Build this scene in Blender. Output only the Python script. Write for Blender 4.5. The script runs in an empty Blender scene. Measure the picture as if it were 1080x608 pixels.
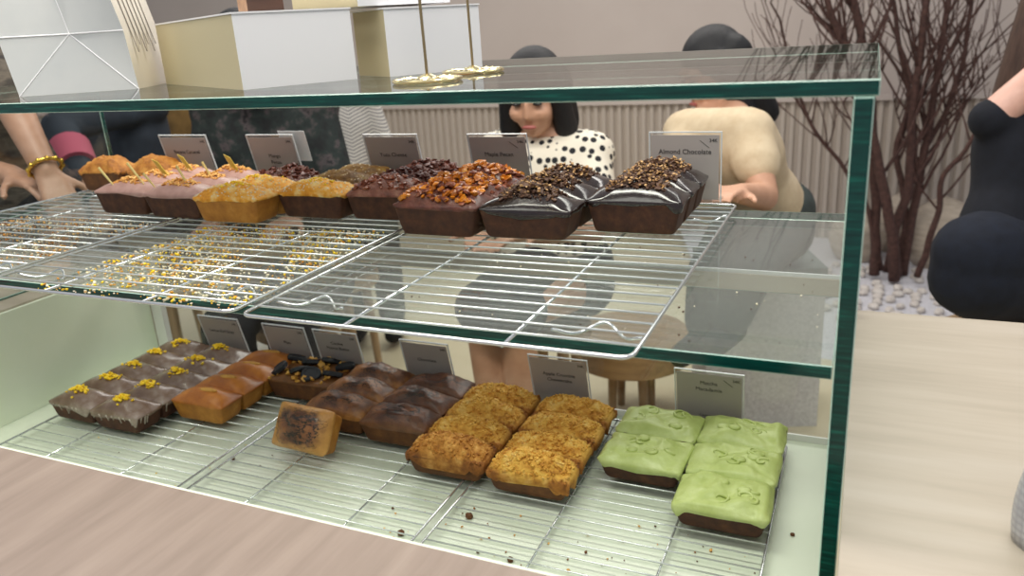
import bpy, bmesh, math, random
from math import sin, cos, pi, radians
from mathutils import Vector, Matrix, noise
C = bpy.context.scene.collection
SC = bpy.context.scene

# ------------------------------------------------------------------ camera
CAM = Vector((-0.0045, -0.6681, 1.3812))
YAW, PITCH, ROLL, FPX = 0.4300, -0.3213, -0.0633, 832.86
FW = Vector((-sin(YAW)*cos(PITCH), cos(YAW)*cos(PITCH), sin(PITCH)))
_rt = Vector((cos(YAW), sin(YAW), 0)); _up = _rt.cross(FW)
RT = _rt*cos(ROLL) + _up*sin(ROLL); UP = _up*cos(ROLL) - _rt*sin(ROLL)
cd = bpy.data.cameras.new('camera'); cam = bpy.data.objects.new('camera', cd); C.objects.link(cam)
m = Matrix((RT, UP, -FW)).transposed().to_4x4(); m.translation = CAM
cam.matrix_world = m
cd.sensor_width = 36.0; cd.lens = FPX*36/1080; cd.clip_start = .02; cd.clip_end = 60
cd.dof.use_dof = True; cd.dof.focus_distance = 1.05; cd.dof.aperture_fstop = 5.6
SC.camera = cam

# ------------------------------------------------------------------ world, lamps, exposure
SC.view_settings.view_transform = 'Standard'; SC.view_settings.look = 'None'
SC.view_settings.gamma = 1.0; SC.view_settings.exposure = 0.0; SC.view_settings.use_curve_mapping = False
w = bpy.data.worlds.new('world'); SC.world = w; w.use_nodes = True
w.node_tree.nodes['Background'].inputs[0].default_value = (.86, .90, 1.0, 1)
w.node_tree.nodes['Background'].inputs[1].default_value = .42
cy = SC.cycles
cy.transparent_max_bounces = 40; cy.max_bounces = 10; cy.glossy_bounces = 5; cy.diffuse_bounces = 4
cy.caustics_reflective = False; cy.caustics_refractive = False; cy.sample_clamp_indirect = 4.0
cy.use_denoising = True

def area_lamp(name, loc, target, sx, sy, power, col):
    l = bpy.data.lights.new(name, 'AREA'); l.shape = 'RECTANGLE'; l.size = sx; l.size_y = sy
    l.energy = power; l.color = col
    o = bpy.data.objects.new(name, l); C.objects.link(o); o.location = loc
    o.rotation_euler = (Vector(target)-Vector(loc)).to_track_quat('-Z', 'Y').to_euler()
    return o
area_lamp('ceiling_or_fill_lamp', (-.7, .10, 2.75), (-.7, .18, 0), 2.2, .35, 52, (1, .95, .86))
area_lamp('ceiling_or_fill_lamp', (-.6, -1.3, 2.75), (-.6, .3, .9), 2.6, .5, 17, (1, .96, .89))  # added front fill, stands in for window light on the glaze
area_lamp('ceiling_or_fill_lamp', (-1.2, 2.6, 2.75), (-1.2, 2.6, 0), 3.5, .9, 50, (1, .95, .88))
area_lamp('ceiling_or_fill_lamp', (.6, 1.2, 2.75), (.6, 1.2, 0), .8, .8, 7, (1, .95, .88))

# ------------------------------------------------------------------ constants of the place
ZT = 1.3139; ZS = 1.0882; ZC = .92; ZF = .7030
YB = .565; YTB = .611; XL = -1.4913; XU = -1.56; YW = -.1344; G = .0148
ZR = ZS+.015; ZL = ZF+.015

# ------------------------------------------------------------------ helpers
def px(x, y, D):
    return CAM + (FW + RT*((x-540)/FPX) - UP*((y-304)/FPX))*D

class MB:
    def __init__(s): s.v = []; s.f = []; s.mi = []; s.cm = 0
    def vert(s, p): s.v.append(tuple(p)); return len(s.v)-1
    def face(s, ids): s.f.append(tuple(ids)); s.mi.append(s.cm)
    def box(s, x0, x1, y0, y1, z0, z1, M=None):
        P = [Vector((x, y, z)) for z in (z0, z1) for y in (y0, y1) for x in (x0, x1)]
        if M is not None: P = [M @ p for p in P]
        b = [s.vert(p) for p in P]
        for q in ((0,2,3,1),(4,5,7,6),(0,1,5,4),(1,3,7,5),(3,2,6,7),(2,0,4,6)): s.face([b[i] for i in q])
    def loft(s, rings, cap0=True, cap1=True, closed=True):
        ids = [[s.vert(p) for p in r] for r in rings]; n = len(rings[0])
        for a, b in zip(ids, ids[1:]):
            for i in range(n if closed else n-1):
                j = (i+1) % n; s.face((a[i], a[j], b[j], b[i]))
        if cap0: s.face(ids[0][::-1])
        if cap1: s.face(ids[-1])
        return ids
    def tube(s, pts, r, n=8, caps=True, closed=False):
        pts = [Vector(p) for p in pts]; R = r if isinstance(r, (list, tuple)) else [r]*len(pts)
        rings = []; prev = None
        L = len(pts)
        for i, p in enumerate(pts):
            if closed: t = (pts[(i+1) % L]-pts[i-1])
            else: t = pts[min(i+1, L-1)]-pts[max(i-1, 0)]
            t.normalize()
            if prev is None:
                u = t.orthogonal().normalized()
            else:
                u = prev-t*prev.dot(t); u.normalize()
            prev = u; v = t.cross(u)
            rings.append([p+(u*cos(2*pi*k/n)+v*sin(2*pi*k/n))*R[i] for k in range(n)])
        if closed:
            ids = [[s.vert(q) for q in r_] for r_ in rings]
            for i in range(L):
                a, b = ids[i], ids[(i+1) % L]
                off = 0
                if i == L-1:
                    off = min(range(n), key=lambda o: sum((Vector(s.v[a[k]])-Vector(s.v[b[(k+o) % n]])).length for k in range(n)))
                for k in range(n): s.face((a[k], a[(k+1) % n], b[(k+1+off) % n], b[(k+off) % n]))
        else: s.loft(rings, caps, caps)
    def lathe(s, prof, n=32, c=(0, 0, 0), cap0=True, cap1=True):
        c = Vector(c)
        s.loft([[c+Vector((r*cos(2*pi*k/n), r*sin(2*pi*k/n), z)) for k in range(n)] for r, z in prof], cap0, cap1)
    def ball(s, c, r, n=10, k=7, M=None, f=None):
        c = Vector(c); r = r if isinstance(r, (list, tuple)) else (r, r, r)
        rings = []
        for i in range(1, k):
            a = pi*i/k
            ring = []
            for j in range(n):
                b = 2*pi*j/n
                d = Vector((sin(a)*cos(b), sin(a)*sin(b), -cos(a)))
                if f: d = d*f(d)
                q = Vector((d.x*r[0], d.y*r[1], d.z*r[2]))
                if M is not None: q = M @ q
                ring.append(c+q)
            rings.append(ring)
        ids = s.loft(rings, False, False)
        for sgn, ring in ((-1, ids[0]), (1, ids[-1])):
            d = Vector((0, 0, sgn)); 
            if f: d = d*f(d)
            q = Vector((d.x*r[0], d.y*r[1], d.z*r[2]))
            if M is not None: q = M @ q
            t = s.vert(c+q)
            for i in range(n):
                j = (i+1) % n
                s.face((ring[j], ring[i], t) if sgn < 0 else (ring[i], ring[j], t))
    def chunk(s, c, r, rnd, flat=.7):
        n = 5; a0 = rnd.random()*6
        e = Matrix.Rotation(rnd.uniform(-.7, .7), 3, 'X') @ Matrix.Rotation(rnd.uniform(-.7, .7), 3, 'Y')
        c = Vector(c)
        rings = []
        for z, q in ((-.6, .7), (.35, 1.0)):
            rings.append([c+e@Vector((r*q*rnd.uniform(.7, 1.2)*cos(a0+2*pi*k/n), r*q*rnd.uniform(.7, 1.2)*sin(a0+2*pi*k/n), r*flat*z)) for k in range(n)])
        ids = s.loft(rings, True, False)
        t = s.vert(c+e@Vector((0, 0, r*flat*rnd.uniform(.6, 1.0))))
        for k in range(n): s.face((ids[1][k], ids[1][(k+1) % n], t))
    def capsule(s, a, b, ra, rb, n=12):
        a = Vector(a); b = Vector(b); d = b-a; L = d.length
        if L < 1e-6: s.ball(a, ra, n, 8); return
        t = d/L; u = t.orthogonal().normalized(); v = t.cross(u)
        rings = []
        for th in (-80, -60, -35, 0): 
            th = radians(th); rings.append((a+t*ra*sin(th), ra*cos(th)))
        for th in (0, 35, 60, 80):
            th = radians(th); rings.append((b+t*rb*sin(th), rb*cos(th)))
        s.loft([[p+(u*cos(2*pi*k/n)+v*sin(2*pi*k/n))*r for k in range(n)] for p, r in rings])
    def mesh(s, name, mats, smooth=True, auto=None):
        me = bpy.data.meshes.new(name); me.from_pydata(s.v, [], s.f); 
        for m_ in (mats if isinstance(mats, (list, tuple)) else [mats]): me.materials.append(m_)
        me.polygons.foreach_set('material_index', s.mi)
        me.polygons.foreach_set('use_smooth', [smooth]*len(s.f))
        me.update()
        if auto is not None: me.set_sharp_from_angle(angle=radians(auto))
        return me
    def build(s, name, mats, parent=None, smooth=True, auto=40):
        o = bpy.data.objects.new(name, s.mesh(name, mats, smooth, auto)); C.objects.link(o)
        if parent is not None: o.parent = parent
        return o

def tag(o, label=None, cat=None, group=None, kind=None):
    if label: o['label'] = label
    if cat: o['category'] = cat
    if group: o['group'] = group
    if kind: o['kind'] = kind
    return o
def empty(name, loc=(0, 0, 0), rz=0, label=None, cat=None, group=None):
    o = bpy.data.objects.new(name, None); C.objects.link(o); o.empty_display_size = .03
    o.location = loc; o.rotation_euler = (0, 0, rz)
    return tag(o, label, cat, group)
def copy_tree(o, parent=None):
    c = o.copy(); C.objects.link(c); c.parent = parent
    for ch in list(o.children): copy_tree(ch, c)
    return c

# ------------------------------------------------------------------ materials
def lin(h):
    h = h.lstrip('#'); r = [int(h[i:i+2], 16)/255 for i in (0, 2, 4)]
    return tuple(x/12.92 if x <= .04045 else ((x+.055)/1.055)**2.4 for x in r)+(1,)
class N:
    def __init__(s, name):
        s.m = bpy.data.materials.new(name); s.m.use_nodes = True; s.t = s.m.node_tree; s.n = s.t.nodes
        s.b = s.n['Principled BSDF']; s.out = s.n['Material Output']
    def new(s, t, **k):
        x = s.n.new(t)
        for a, b in k.items(): setattr(x, a, b)
        return x
    def link(s, a, b): s.t.links.new(a, b)
    def coord(s, scale=(1, 1, 1), kind='Object', rot=(0, 0, 0)):
        tc = s.new('ShaderNodeTexCoord'); mp = s.new('ShaderNodeMapping'); mp.inputs['Scale'].default_value = scale
        mp.inputs['Rotation'].default_value = rot
        s.link(tc.outputs[kind], mp.inputs['Vector']); return mp.outputs['Vector']
    def noise(s, vec, scale, detail=4, rough=.6):
        x = s.new('ShaderNodeTexNoise'); x.inputs['Scale'].default_value = scale; x.inputs['Detail'].default_value = detail
        x.inputs['Roughness'].default_value = rough; s.link(vec, x.inputs['Vector']); return x.outputs['Fac']
    def ramp(s, fac, stops):
        r = s.new('ShaderNodeValToRGB'); e = r.color_ramp.elements
        while len(e) < len(stops): e.new(.5)
        for i, (p, c) in enumerate(stops): e[i].position = p; e[i].color = lin(c) if isinstance(c, str) else c
        s.link(fac, r.inputs['Fac']); return r.outputs['Color']
    def bump(s, h, strength=.4, dist=.002):
        b = s.new('ShaderNodeBump'); b.inputs['Strength'].default_value = strength; b.inputs['Distance'].default_value = dist
        s.link(h, b.inputs['Height']); s.link(b.outputs['Normal'], s.b.inputs['Normal'])
def plain(name, col, rough=.5, metal=0, coat=0, spec=.5):
    k = N(name); k.b.inputs['Base Color'].default_value = lin(col) if isinstance(col, str) else col
    k.b.inputs['Roughness'].default_value = rough; k.b.inputs['Metallic'].default_value = metal
    k.b.inputs['Coat Weight'].default_value = coat; k.b.inputs['Specular IOR Level'].default_value = spec
    return k.m
def noisy(name, stops, scale=60, rough=.6, bump=.3, bscale=None, dist=.002, detail=5, coat=0, rstops=None, vec=(1, 1, 1), sss=0):
    k = N(name); v = k.coord(vec); f = k.noise(v, scale, detail)
    k.link(k.ramp(f, stops), k.b.inputs['Base Color']); k.b.inputs['Roughness'].default_value = rough
    k.b.inputs['Coat Weight'].default_value = coat; k.b.inputs['Coat Roughness'].default_value = .15
    if rstops: k.link(k.ramp(f, rstops), k.b.inputs['Roughness'])
    if bump: k.bump(k.noise(v, bscale or scale*2, 6, .7), bump, dist)
    return k.m
def glass(name, tint=(.965, .985, .972, 1), base=.035, haze=0):
    k = N(name); k.n.remove(k.b)
    tr = k.new('ShaderNodeBsdfTransparent'); tr.inputs[0].default_value = tint
    gl = k.new('ShaderNodeBsdfGlossy'); gl.inputs['Roughness'].default_value = .01
    lw = k.new('ShaderNodeLayerWeight'); lw.inputs['Blend'].default_value = .5
    p = k.new('ShaderNodeMath', operation='POWER'); p.inputs[1].default_value = 5
    k.link(lw.outputs['Facing'], p.inputs[0])
    a = k.new('ShaderNodeMath', operation='MULTIPLY_ADD'); a.inputs[1].default_value = .9; a.inputs[2].default_value = base
    k.link(p.outputs[0], a.inputs[0])
    mx = k.new('ShaderNodeMixShader'); k.link(a.outputs[0], mx.inputs[0]); k.link(tr.outputs[0], mx.inputs[1]); k.link(gl.outputs[0], mx.inputs[2])
    sh = mx.outputs[0]
    if haze:
        df = k.new('ShaderNodeBsdfDiffuse'); df.inputs[0].default_value = (.85, .87, .85, 1)
        m2 = k.new('ShaderNodeMixShader'); m2.inputs[0].default_value = haze; k.link(sh, m2.inputs[1]); k.link(df.outputs[0], m2.inputs[2]); sh = m2.outputs[0]
    k.link(sh, k.out.inputs['Surface']); return k.m
M = {}
M['hazy'] = glass('painted_haze_glass', (.965, .985, .972, 1), .045, .045)  # milky white mixed in to imitate the bright reflected haze on the shelf
M['glass'] = glass('clear_glass')
k = N('glass_edge'); v = k.coord((2, 30, 30))
k.link(k.ramp(k.noise(v, 9, 4), [(.3, '#04302c'), (.55, '#07493f'), (.8, '#157a66')]), k.b.inputs['Base Color']); k.b.inputs['Roughness'].default_value = .12
k.b.inputs['Transmission Weight'].default_value = 0.0; M['edge'] = k.m
M['arris_glint'] = plain('glass_arris_glint', '#bfe0d2', .15)  # bright edge highlight painted as a pale colour on the chamfers
M['acrylic'] = glass('clear_acrylic', (.97, .97, .975, 1), .06)
M['acrylic_edge'] = plain('acrylic_edge', '#d9dcdf', .2)
k = N('pale_wood_laminate'); v = k.coord((1.0, 9, 4), rot=(0, 0, .25))
k.link(k.ramp(k.noise(v, 3.2, 6, .55), [(.3, '#a89d8d'), (.5, '#b3a898'), (.75, '#bcb2a4')]), k.b.inputs['Base Color']); k.b.inputs['Roughness'].default_value = .38; M['counter'] = k.m
k = N('shade_darkened_pinkish_wood'); v = k.coord((14, 1.3, 4), rot=(0, 0, .12))
k.link(k.ramp(k.noise(v, 3.0, 6, .6), [(.25, '#83746a'), (.5, '#908076'), (.78, '#9d8d82')]), k.b.inputs['Base Color']); k.b.inputs['Roughness'].default_value = .42; M['front'] = k.m  # pinkish wood, darkened for the shade that falls on the front ledge
M['wellfloor'] = noisy('pale_green_white_board', [(.3, '#d3dcc7'), (.7, '#dde3d2')], 4, .3, 0)
M['wellwall'] = noisy('pale_green_panel', [(.3, '#e0ead2'), (.7, '#eaf1e0')], 3, .3, 0)
M['white'] = plain('white_laminate', '#e6e6e2', .4)
M['steel'] = plain('chromed_wire', '#dfe3e4', .18, .85)
M['wire'] = plain('bright_wire', '#e4e8e8', .25, .6)
M['plaster'] = noisy('greige_plaster', [(.3, '#b9ada6'), (.7, '#c2b7b0')], 1.2, .85, .05, 60)
M['ribs'] = plain('ribbed_panel_paint', '#b5aa9f', .7)
M['floor'] = noisy('cream_floor', [(.3, '#d2c7a8'), (.7, '#dcd2b6')], 2, .45, 0)
M['gravel'] = noisy('white_fine_gravel', [(.3, '#bdbcc2'), (.7, '#dedde2')], 90, .9, .5, 200, .004)
M['bark'] = noisy('brown_bark', [(.3, '#35211c'), (.7, '#5a3d36')], 60, .8, .3)
M['pebble'] = noisy('white_pebble', [(.3, '#b9b0a8'), (.7, '#e0dad3')], 25, .7, .1)
M['boulder'] = noisy('beige_boulder', [(.3, '#9c8f80'), (.5, '#b4a797'), (.7, '#c6baa9')], 9, .8, .3, 30, .01, vec=(1, 1, 4))
M['paperwhite'] = plain('white_card', '#f1f1f3', .35, 0, .15)
M['cardshade'] = plain('shaded_white_card', '#c9bd98', .5)  # white card tinted beige to paint the shaded side of the boxes
M['bag'] = noisy('white_coated_paper', [(.3, '#c9cdcd'), (.7, '#d6d8d6')], 6, .3, .03, 30, coat=.2)
M['bagshade'] = plain('shade_warmed_coated_paper', '#e2dcd0', .3, 0, .2)  # same bag paper, warmed in colour for the panels in shade
M['print'] = plain('grey_print', '#7d746b', .6)
M['ink'] = plain('black_ink', '#1c1a1a', .6)
M['card'] = plain('shaded_sign_paper', '#a59c99', .5)  # white paper greyed to carry the shade on the sign faces
M['brass'] = plain('polished_brass', '#f0e2b0', .22, 1)
M['brasspole'] = plain('dull_brass', '#b09a72', .3, 1)
M['walnut'] = noisy('dark_wood', [(.3, '#38241a'), (.7, '#523526')], 8, .5, .1, vec=(1, 12, 12))
M['oak'] = noisy('light_wood', [(.3, '#8f6a4c'), (.7, '#ab8260')], 8, .5, .1, vec=(1, 12, 12))
M['tablewood'] = noisy('table_wood', [(.3, '#8a6d4c'), (.7, '#a8875f')], 5, .4, .05, vec=(1, 10, 10))
M['chairwood'] = plain('tan_chair_wood', '#a98e6c', .5)
M['skin'] = noisy('skin', [(.3, '#c39478'), (.7, '#d2a488')], 20, .5, .05)
M['skindim'] = noisy('dimmed_skin', [(.3, '#9a735c'), (.7, '#ab8570')], 20, .5, .05)  # skin darkened in colour for the dim light at the left
M['skinpink'] = noisy('pink_skin', [(.3, '#d9a795'), (.7, '#e6b9a8')], 20, .5, .05)
M['hair'] = noisy('black_hair', [(.3, '#06070b'), (.7, '#101015')], 90, .6, .4, 150, .003, vec=(1, 1, .1))
M['brownhair'] = noisy('brown_hair', [(.3, '#3a2a24'), (.7, '#5a453a')], 90, .4, .4, 150, .003, vec=(1, 1, .1))
M['lip'] = plain('lips', '#a85f58', .4)
M['eye'] = plain('dark_eyes', '#171313', .3)
M['beigecloth'] = noisy('beige_knit', [(.3, '#cdb897'), (.7, '#dbc9aa')], 30, .85, .3, 200, .002)
M['olive'] = noisy('dark_green_cloth', [(.3, '#363d3c'), (.7, '#47504e')], 30, .85, .2)
M['greycloth'] = noisy('grey_green_cloth', [(.3, '#66716d'), (.7, '#7d8783')], 20, .85, .2)
M['navyblack'] = noisy('black_navy_cloth', [(.3, '#070a14'), (.7, '#10141f')], 30, .9, .2)
M['navyskirt'] = noisy('dark_navy_cloth', [(.3, '#0b111e'), (.7, '#121a2a')], 30, .9, .2)
M['slate'] = noisy('slate_navy_cloth', [(.3, '#1c222b'), (.6, '#2b343f'), (.8, '#3b4753')], 5, .85, .1)
M['mustard'] = noisy('mustard_cloth', [(.3, '#6e5530'), (.6, '#a5824a'), (.8, '#b9985c')], 7, .85, .2)
M['floral'] = noisy('dark_floral_cloth', [(.4, '#121518'), (.54, '#1f2a28'), (.62, '#4a4244'), (.68, '#17191b')], 18, .85, .1)
M['brownprint'] = noisy('brown_grey_cloth', [(.35, '#2a2521'), (.5, '#5a5247'), (.65, '#35302a')], 12, .85, .2, vec=(1, 1, 3))
M['blackcloth'] = plain('black_cloth', '#15161a', .85)
M['rose'] = plain('rose_cloth', '#a84f63', .8)
M['blue'] = plain('light_blue_cloth', '#5aa6cf', .6)
M['gold'] = plain('gold', '#d8b050', .25, 1)
M['sneaker'] = plain('white_canvas', '#eceae0', .7)
k = N('polka_dot_cloth'); v = k.coord(); vo = k.new('ShaderNodeTexVoronoi'); vo.inputs['Scale'].default_value = 40; vo.inputs['Randomness'].default_value = .35
k.link(v, vo.inputs['Vector']); k.link(k.ramp(vo.outputs['Distance'], [(.0, '#14161c'), (.36, '#14161c'), (.40, '#e9e2d0'), (1, '#e9e2d0')]), k.b.inputs['Base Color']); k.b.inputs['Roughness'].default_value = .8; M['polka'] = k.m
k = N('chevron_striped_cloth')
tc = k.new('ShaderNodeTexCoord'); sx = k.new('ShaderNodeSeparateXYZ'); k.link(tc.outputs['Object'], sx.inputs[0])
pp = k.new('ShaderNodeMath', operation='PINGPONG'); pp.inputs[1].default_value = .045; k.link(sx.outputs['X'], pp.inputs[0])
a1 = k.new('ShaderNodeMath', operation='MULTIPLY_ADD'); a1.inputs[1].default_value = .7; k.link(pp.outputs[0], a1.inputs[0]); k.link(sx.outputs['Z'], a1.inputs[2])
p2 = k.new('ShaderNodeMath', operation='PINGPONG'); p2.inputs[1].default_value = .0065; k.link(a1.outputs[0], p2.inputs[0])
d2 = k.new('ShaderNodeMath', operation='DIVIDE'); d2.inputs[1].default_value = .0065; k.link(p2.outputs[0], d2.inputs[0])
k.link(k.ramp(d2.outputs[0], [(.55, '#d6d3cd'), (.72, '#6f6f74')]), k.b.inputs['Base Color']); k.b.inputs['Roughness'].default_value = .85; M['chevron'] = k.m

# cakes
M['c_dark'] = noisy('dark_chocolate_crumb', [(.3, '#3a2018'), (.6, '#54311f'), (.8, '#6a4228')], 70, .75, .5, 220, .0015)
M['c_brown'] = noisy('brown_cake_side', [(.3, '#4a2a17'), (.6, '#6e431f'), (.8, '#8a5a2c')], 50, .7, .4, 220, .0015)
M['c_gold'] = noisy('golden_cake_side', [(.3, '#9a5f20'), (.6, '#bd7f30'), (.8, '#cf9a4c')], 40, .6, .3, 220, .0012)
M['c_plain_top'] = noisy('golden_brown_crust', [(.3, '#95501a'), (.55, '#bf742a'), (.8, '#d99a48')], 22, .35, .12, 160, .001, coat=.15)
M['c_split'] = noisy('pale_split_crumb', [(.3, '#b9812f'), (.7, '#d9a655')], 90, .7, .6, 200)
M['t_zest_glaze'] = noisy('milky_chocolate_glaze', [(.28, '#5a4133'), (.45, '#7a6152'), (.6, '#97857a'), (.75, '#c4bab4')], 16, .2, .2, 60, .002, coat=.4)
M['zest'] = noisy('yellow_zest', [(.3, '#ffc800'), (.7, '#ffe438')], 200, .5, .2)
M['sugar'] = noisy('white_glaze_drip', [(.3, '#9b8a7d'), (.7, '#cfc4ba')], 80, .3, .2)
def baked(name, mid, rim, crack=None, scale=24, rx=.066, ry=.031, r0=.55, r1=1.0, rough=.4, bump=.5, bscale=90, dist=.003, coat=.2):
    k = N(name); v = k.coord(); f = k.noise(v, scale, 5)
    cm = k.ramp(f, mid); cr = k.ramp(f, rim)
    sp = k.new('ShaderNodeSeparateXYZ'); k.link(v, sp.inputs[0]); pw = []
    for ax, r in (('X', rx), ('Y', ry)):
        a = k.new('ShaderNodeMath', operation='DIVIDE'); a.inputs[1].default_value = r; k.link(sp.outputs[ax], a.inputs[0])
        b_ = k.new('ShaderNodeMath', operation='ABSOLUTE'); k.link(a.outputs[0], b_.inputs[0])
        c = k.new('ShaderNodeMath', operation='POWER'); c.inputs[1].default_value = 3; k.link(b_.outputs[0], c.inputs[0]); pw.append(c)
    ad = k.new('ShaderNodeMath', operation='ADD'); k.link(pw[0].outputs[0], ad.inputs[0]); k.link(pw[1].outputs[0], ad.inputs[1])
    n2 = k.new('ShaderNodeMath', operation='MULTIPLY_ADD'); n2.inputs[1].default_value = .9; k.link(k.noise(v, 45, 3), n2.inputs[0]); k.link(ad.outputs[0], n2.inputs[2])
    mr = k.new('ShaderNodeMapRange'); mr.inputs['From Min'].default_value = r0+.45; mr.inputs['From Max'].default_value = r1+.45; k.link(n2.outputs[0], mr.inputs['Value'])
    mx = k.new('ShaderNodeMix', data_type='RGBA'); k.link(mr.outputs[0], mx.inputs[0]); k.link(cm, mx.inputs[6]); k.link(cr, mx.inputs[7]); col = mx.outputs[2]
    if crack:
        d = k.new('ShaderNodeMath', operation='SUBTRACT'); d.inputs[1].default_value = .5; k.link(k.noise(k.coord((.6, 1.3, 1)), crack[0], 6, .65), d.inputs[0])
        e = k.new('ShaderNodeMath', operation='ABSOLUTE'); k.link(d.outputs[0], e.inputs[0])
        g = k.new('ShaderNodeMath', operation='MULTIPLY_ADD'); g.inputs[1].default_value = .025; k.link(ad.outputs[0], g.inputs[0]); k.link(e.outputs[0], g.inputs[2])
        ml = k.new('ShaderNodeMapRange'); ml.inputs['From Min'].default_value = crack[1]; ml.inputs['From Max'].default_value = crack[1]+.016; ml.inputs['To Min'].default_value = 1; ml.inputs['To Max'].default_value = 0; k.link(g.outputs[0], ml.inputs['Value'])
        m2 = k.new('ShaderNodeMix', data_type='RGBA'); k.link(ml.outputs[0], m2.inputs[0]); k.link(col, m2.inputs[6]); m2.inputs[7].default_value = lin('#1d110d'); col = m2.outputs[2]
    k.link(col, k.b.inputs['Base Color']); k.b.inputs['Roughness'].default_value = rough; k.b.inputs['Coat Weight'].default_value = coat; k.b.inputs['Coat Roughness'].default_value = .2
    k.bump(k.noise(v, bscale, 6, .7), bump, dist); return k.m
M['t_marble'] = baked('marbled_crust', [(.35, '#5a3521'), (.52, '#8a5834'), (.7, '#b37a47')], [(.35, '#7e4f28'), (.6, '#b27a3e'), (.75, '#cf9a55')], (34, .010))
M['t_marble_dark'] = baked('dark_marbled_crust', [(.35, '#4a2b1e'), (.55, '#77492f'), (.72, '#a06c42')], [(.35, '#5c3720'), (.62, '#7d5030'), (.8, '#b98048')], (30, .012))
M['t_marble_gold'] = baked('golden_marbled_crust', [(.35, '#54301f'), (.5, '#7d4c2c'), (.7, '#a86d3a')], [(.3, '#b57d3c'), (.7, '#dba65a')], (38, .016), 24, .058, .036, .3, .8)
M['choc_chip'] = noisy('melted_chocolate', [(.3, '#180d0b'), (.7, '#2d1712')], 60, .3, .4)
M['cookie'] = noisy('black_cookie', [(.3, '#0d0f13'), (.7, '#23272e')], 120, .55, .5, 300, .001)
M['peanut'] = noisy('golden_nut', [(.3, '#c98a2a'), (.7, '#efbf60')], 60, .5, .3)
M['t_oreo'] = noisy('brown_oreo_crust', [(.3, '#5a3719'), (.7, '#8a5a2a')], 40, .5, .4)
M['t_crumble'] = baked('golden_crumble', [(.28, '#9a5c1c'), (.40, '#d69838'), (.56, '#efbc55'), (.75, '#f8d788')], [(.3, '#7a4416'), (.55, '#b07026'), (.75, '#cf9240')], None, 55, .068, .031, .72, 1.25, .7, .7, 180, .004, 0)
M['t_crumble_brown'] = baked('browned_crumble', [(.28, '#7a451c'), (.43, '#bb7a2b'), (.6, '#dfa350'), (.8, '#f0c67a')], [(.3, '#663612'), (.55, '#985c20'), (.78, '#bd8038')], None, 60, .068, .031, .7, 1.2, .7, .7, 180, .004, 0)
M['t_matcha'] = noisy('matcha_icing', [(.3, '#a9b765'), (.5, '#b7c476'), (.75, '#ccd696')], 25, .42, .25, 70, .003, coat=.1)
M['t_golden'] = noisy('orange_golden_crust', [(.28, '#6e3c0e'), (.46, '#a8681e'), (.7, '#cd9040')], 45, .55, .7, 150, .004)
M['t_pink'] = noisy('pinkish_glaze', [(.3, '#a67b70'), (.6, '#c39a90'), (.8, '#dcc2ba')], 22, .35, .25, 110, .002, coat=.2)
M['crumb_orange'] = noisy('orange_crumbs', [(.3, '#d68a30'), (.7, '#fbcf80')], 90, .6, .3)
M['t_yellow'] = noisy('yellow_crumb_top', [(.3, '#d8841a'), (.48, '#f4aa30'), (.68, '#fde09a')], 60, .6, .8, 200, .003)
M['granule'] = noisy('white_sugar_granules', [(.3, '#e8d9b0'), (.7, '#faf3e2')], 60, .5, 0)
M['t_pist'] = noisy('olive_brown_crumb_top', [(.3, '#4c300f'), (.5, '#7b5417'), (.72, '#9a7a2c')], 55, .5, .8, 180, .004)
M['t_nut'] = noisy('reddish_nut_top', [(.3, '#5a2c20'), (.5, '#905441'), (.75, '#c08a72')], 50, .35, .7, 140, .004, coat=.3)
M['nut_red'] = noisy('glazed_red_brown_nut', [(.3, '#6b3220'), (.7, '#b0684a')], 60, .25, .4, coat=.4)
M['t_reddark'] = noisy('dark_red_brown_top', [(.3, '#40190f'), (.6, '#6e3726'), (.8, '#935640')], 45, .35, .6, 140, .004, coat=.3)
M['pecan'] = noisy('glazed_pecan', [(.3, '#9a4a14'), (.6, '#dd8a26'), (.8, '#f5bd52')], 60, .2, .4, coat=.5)
M['t_choc'] = noisy('dark_chocolate_glaze', [(.3, '#1c1210'), (.7, '#2d1e1a')], 20, .13, .25, 45, .003, coat=.6)
M['nut_dark'] = noisy('chopped_roasted_nuts', [(.3, '#3c251b'), (.6, '#62422f'), (.8, '#8c6a50')], 70, .55, .4)
M['nut_pale'] = noisy('pale_chopped_almond', [(.3, '#8f6236'), (.7, '#d0a873')], 70, .5, .2)
M['pick'] = plain('yellow_wood_pick', '#ecd68c', .5)
M['flag'] = plain('olive_yellow_flag', '#d2bb42', .5)

# ------------------------------------------------------------------ the room
def structure(name, mb, mats, smooth=False): return tag(mb.build(name, mats, None, smooth), kind='structure')
b = MB(); b.box(-18, 5, -3.5, 4.3, -.05, 0); structure('floor', b, M['floor'])
WY = 4.3
b = MB(); b.box(-18, 5, WY, WY+.1, 0, 3.0); structure('wall_back', b, M['plaster'])
b = MB(); x = -18.0                                  # ribbed wainscot with its cap
sec = []
while x < 4.9:
    for dx, dy in ((0, 0), (.008, -.02), (.030, -.02), (.038, 0)): sec.append((x+dx, WY-.012+dy))
    x += .052
rings = [[Vector((p[0], p[1], z)) for p in sec] for z in (0, .862)]
b.loft(rings, False, False, False)
wains = structure('trim_1', b, M['ribs'])
b = MB(); b.box(-18, 5, WY-.05, WY, .862, .885); structure('trim_2', b, M['plaster'])
# raised bed of white gravel by the wall
b = MB(); n = 40
rows = []
for j in range(9):
    rows.append([Vector((-1.05+4.6*i/n+(.55*(1-j/8)), 2.55+1.72*j/8, .0+(.055 if 0 < j else 0)+.008*noise.noise(Vector((i*.5, j*.7, 0))))) for i in range(n+1)])
b.loft(rows, False, False, False)
structure('ground_gravel', b, M['gravel'], True)

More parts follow.
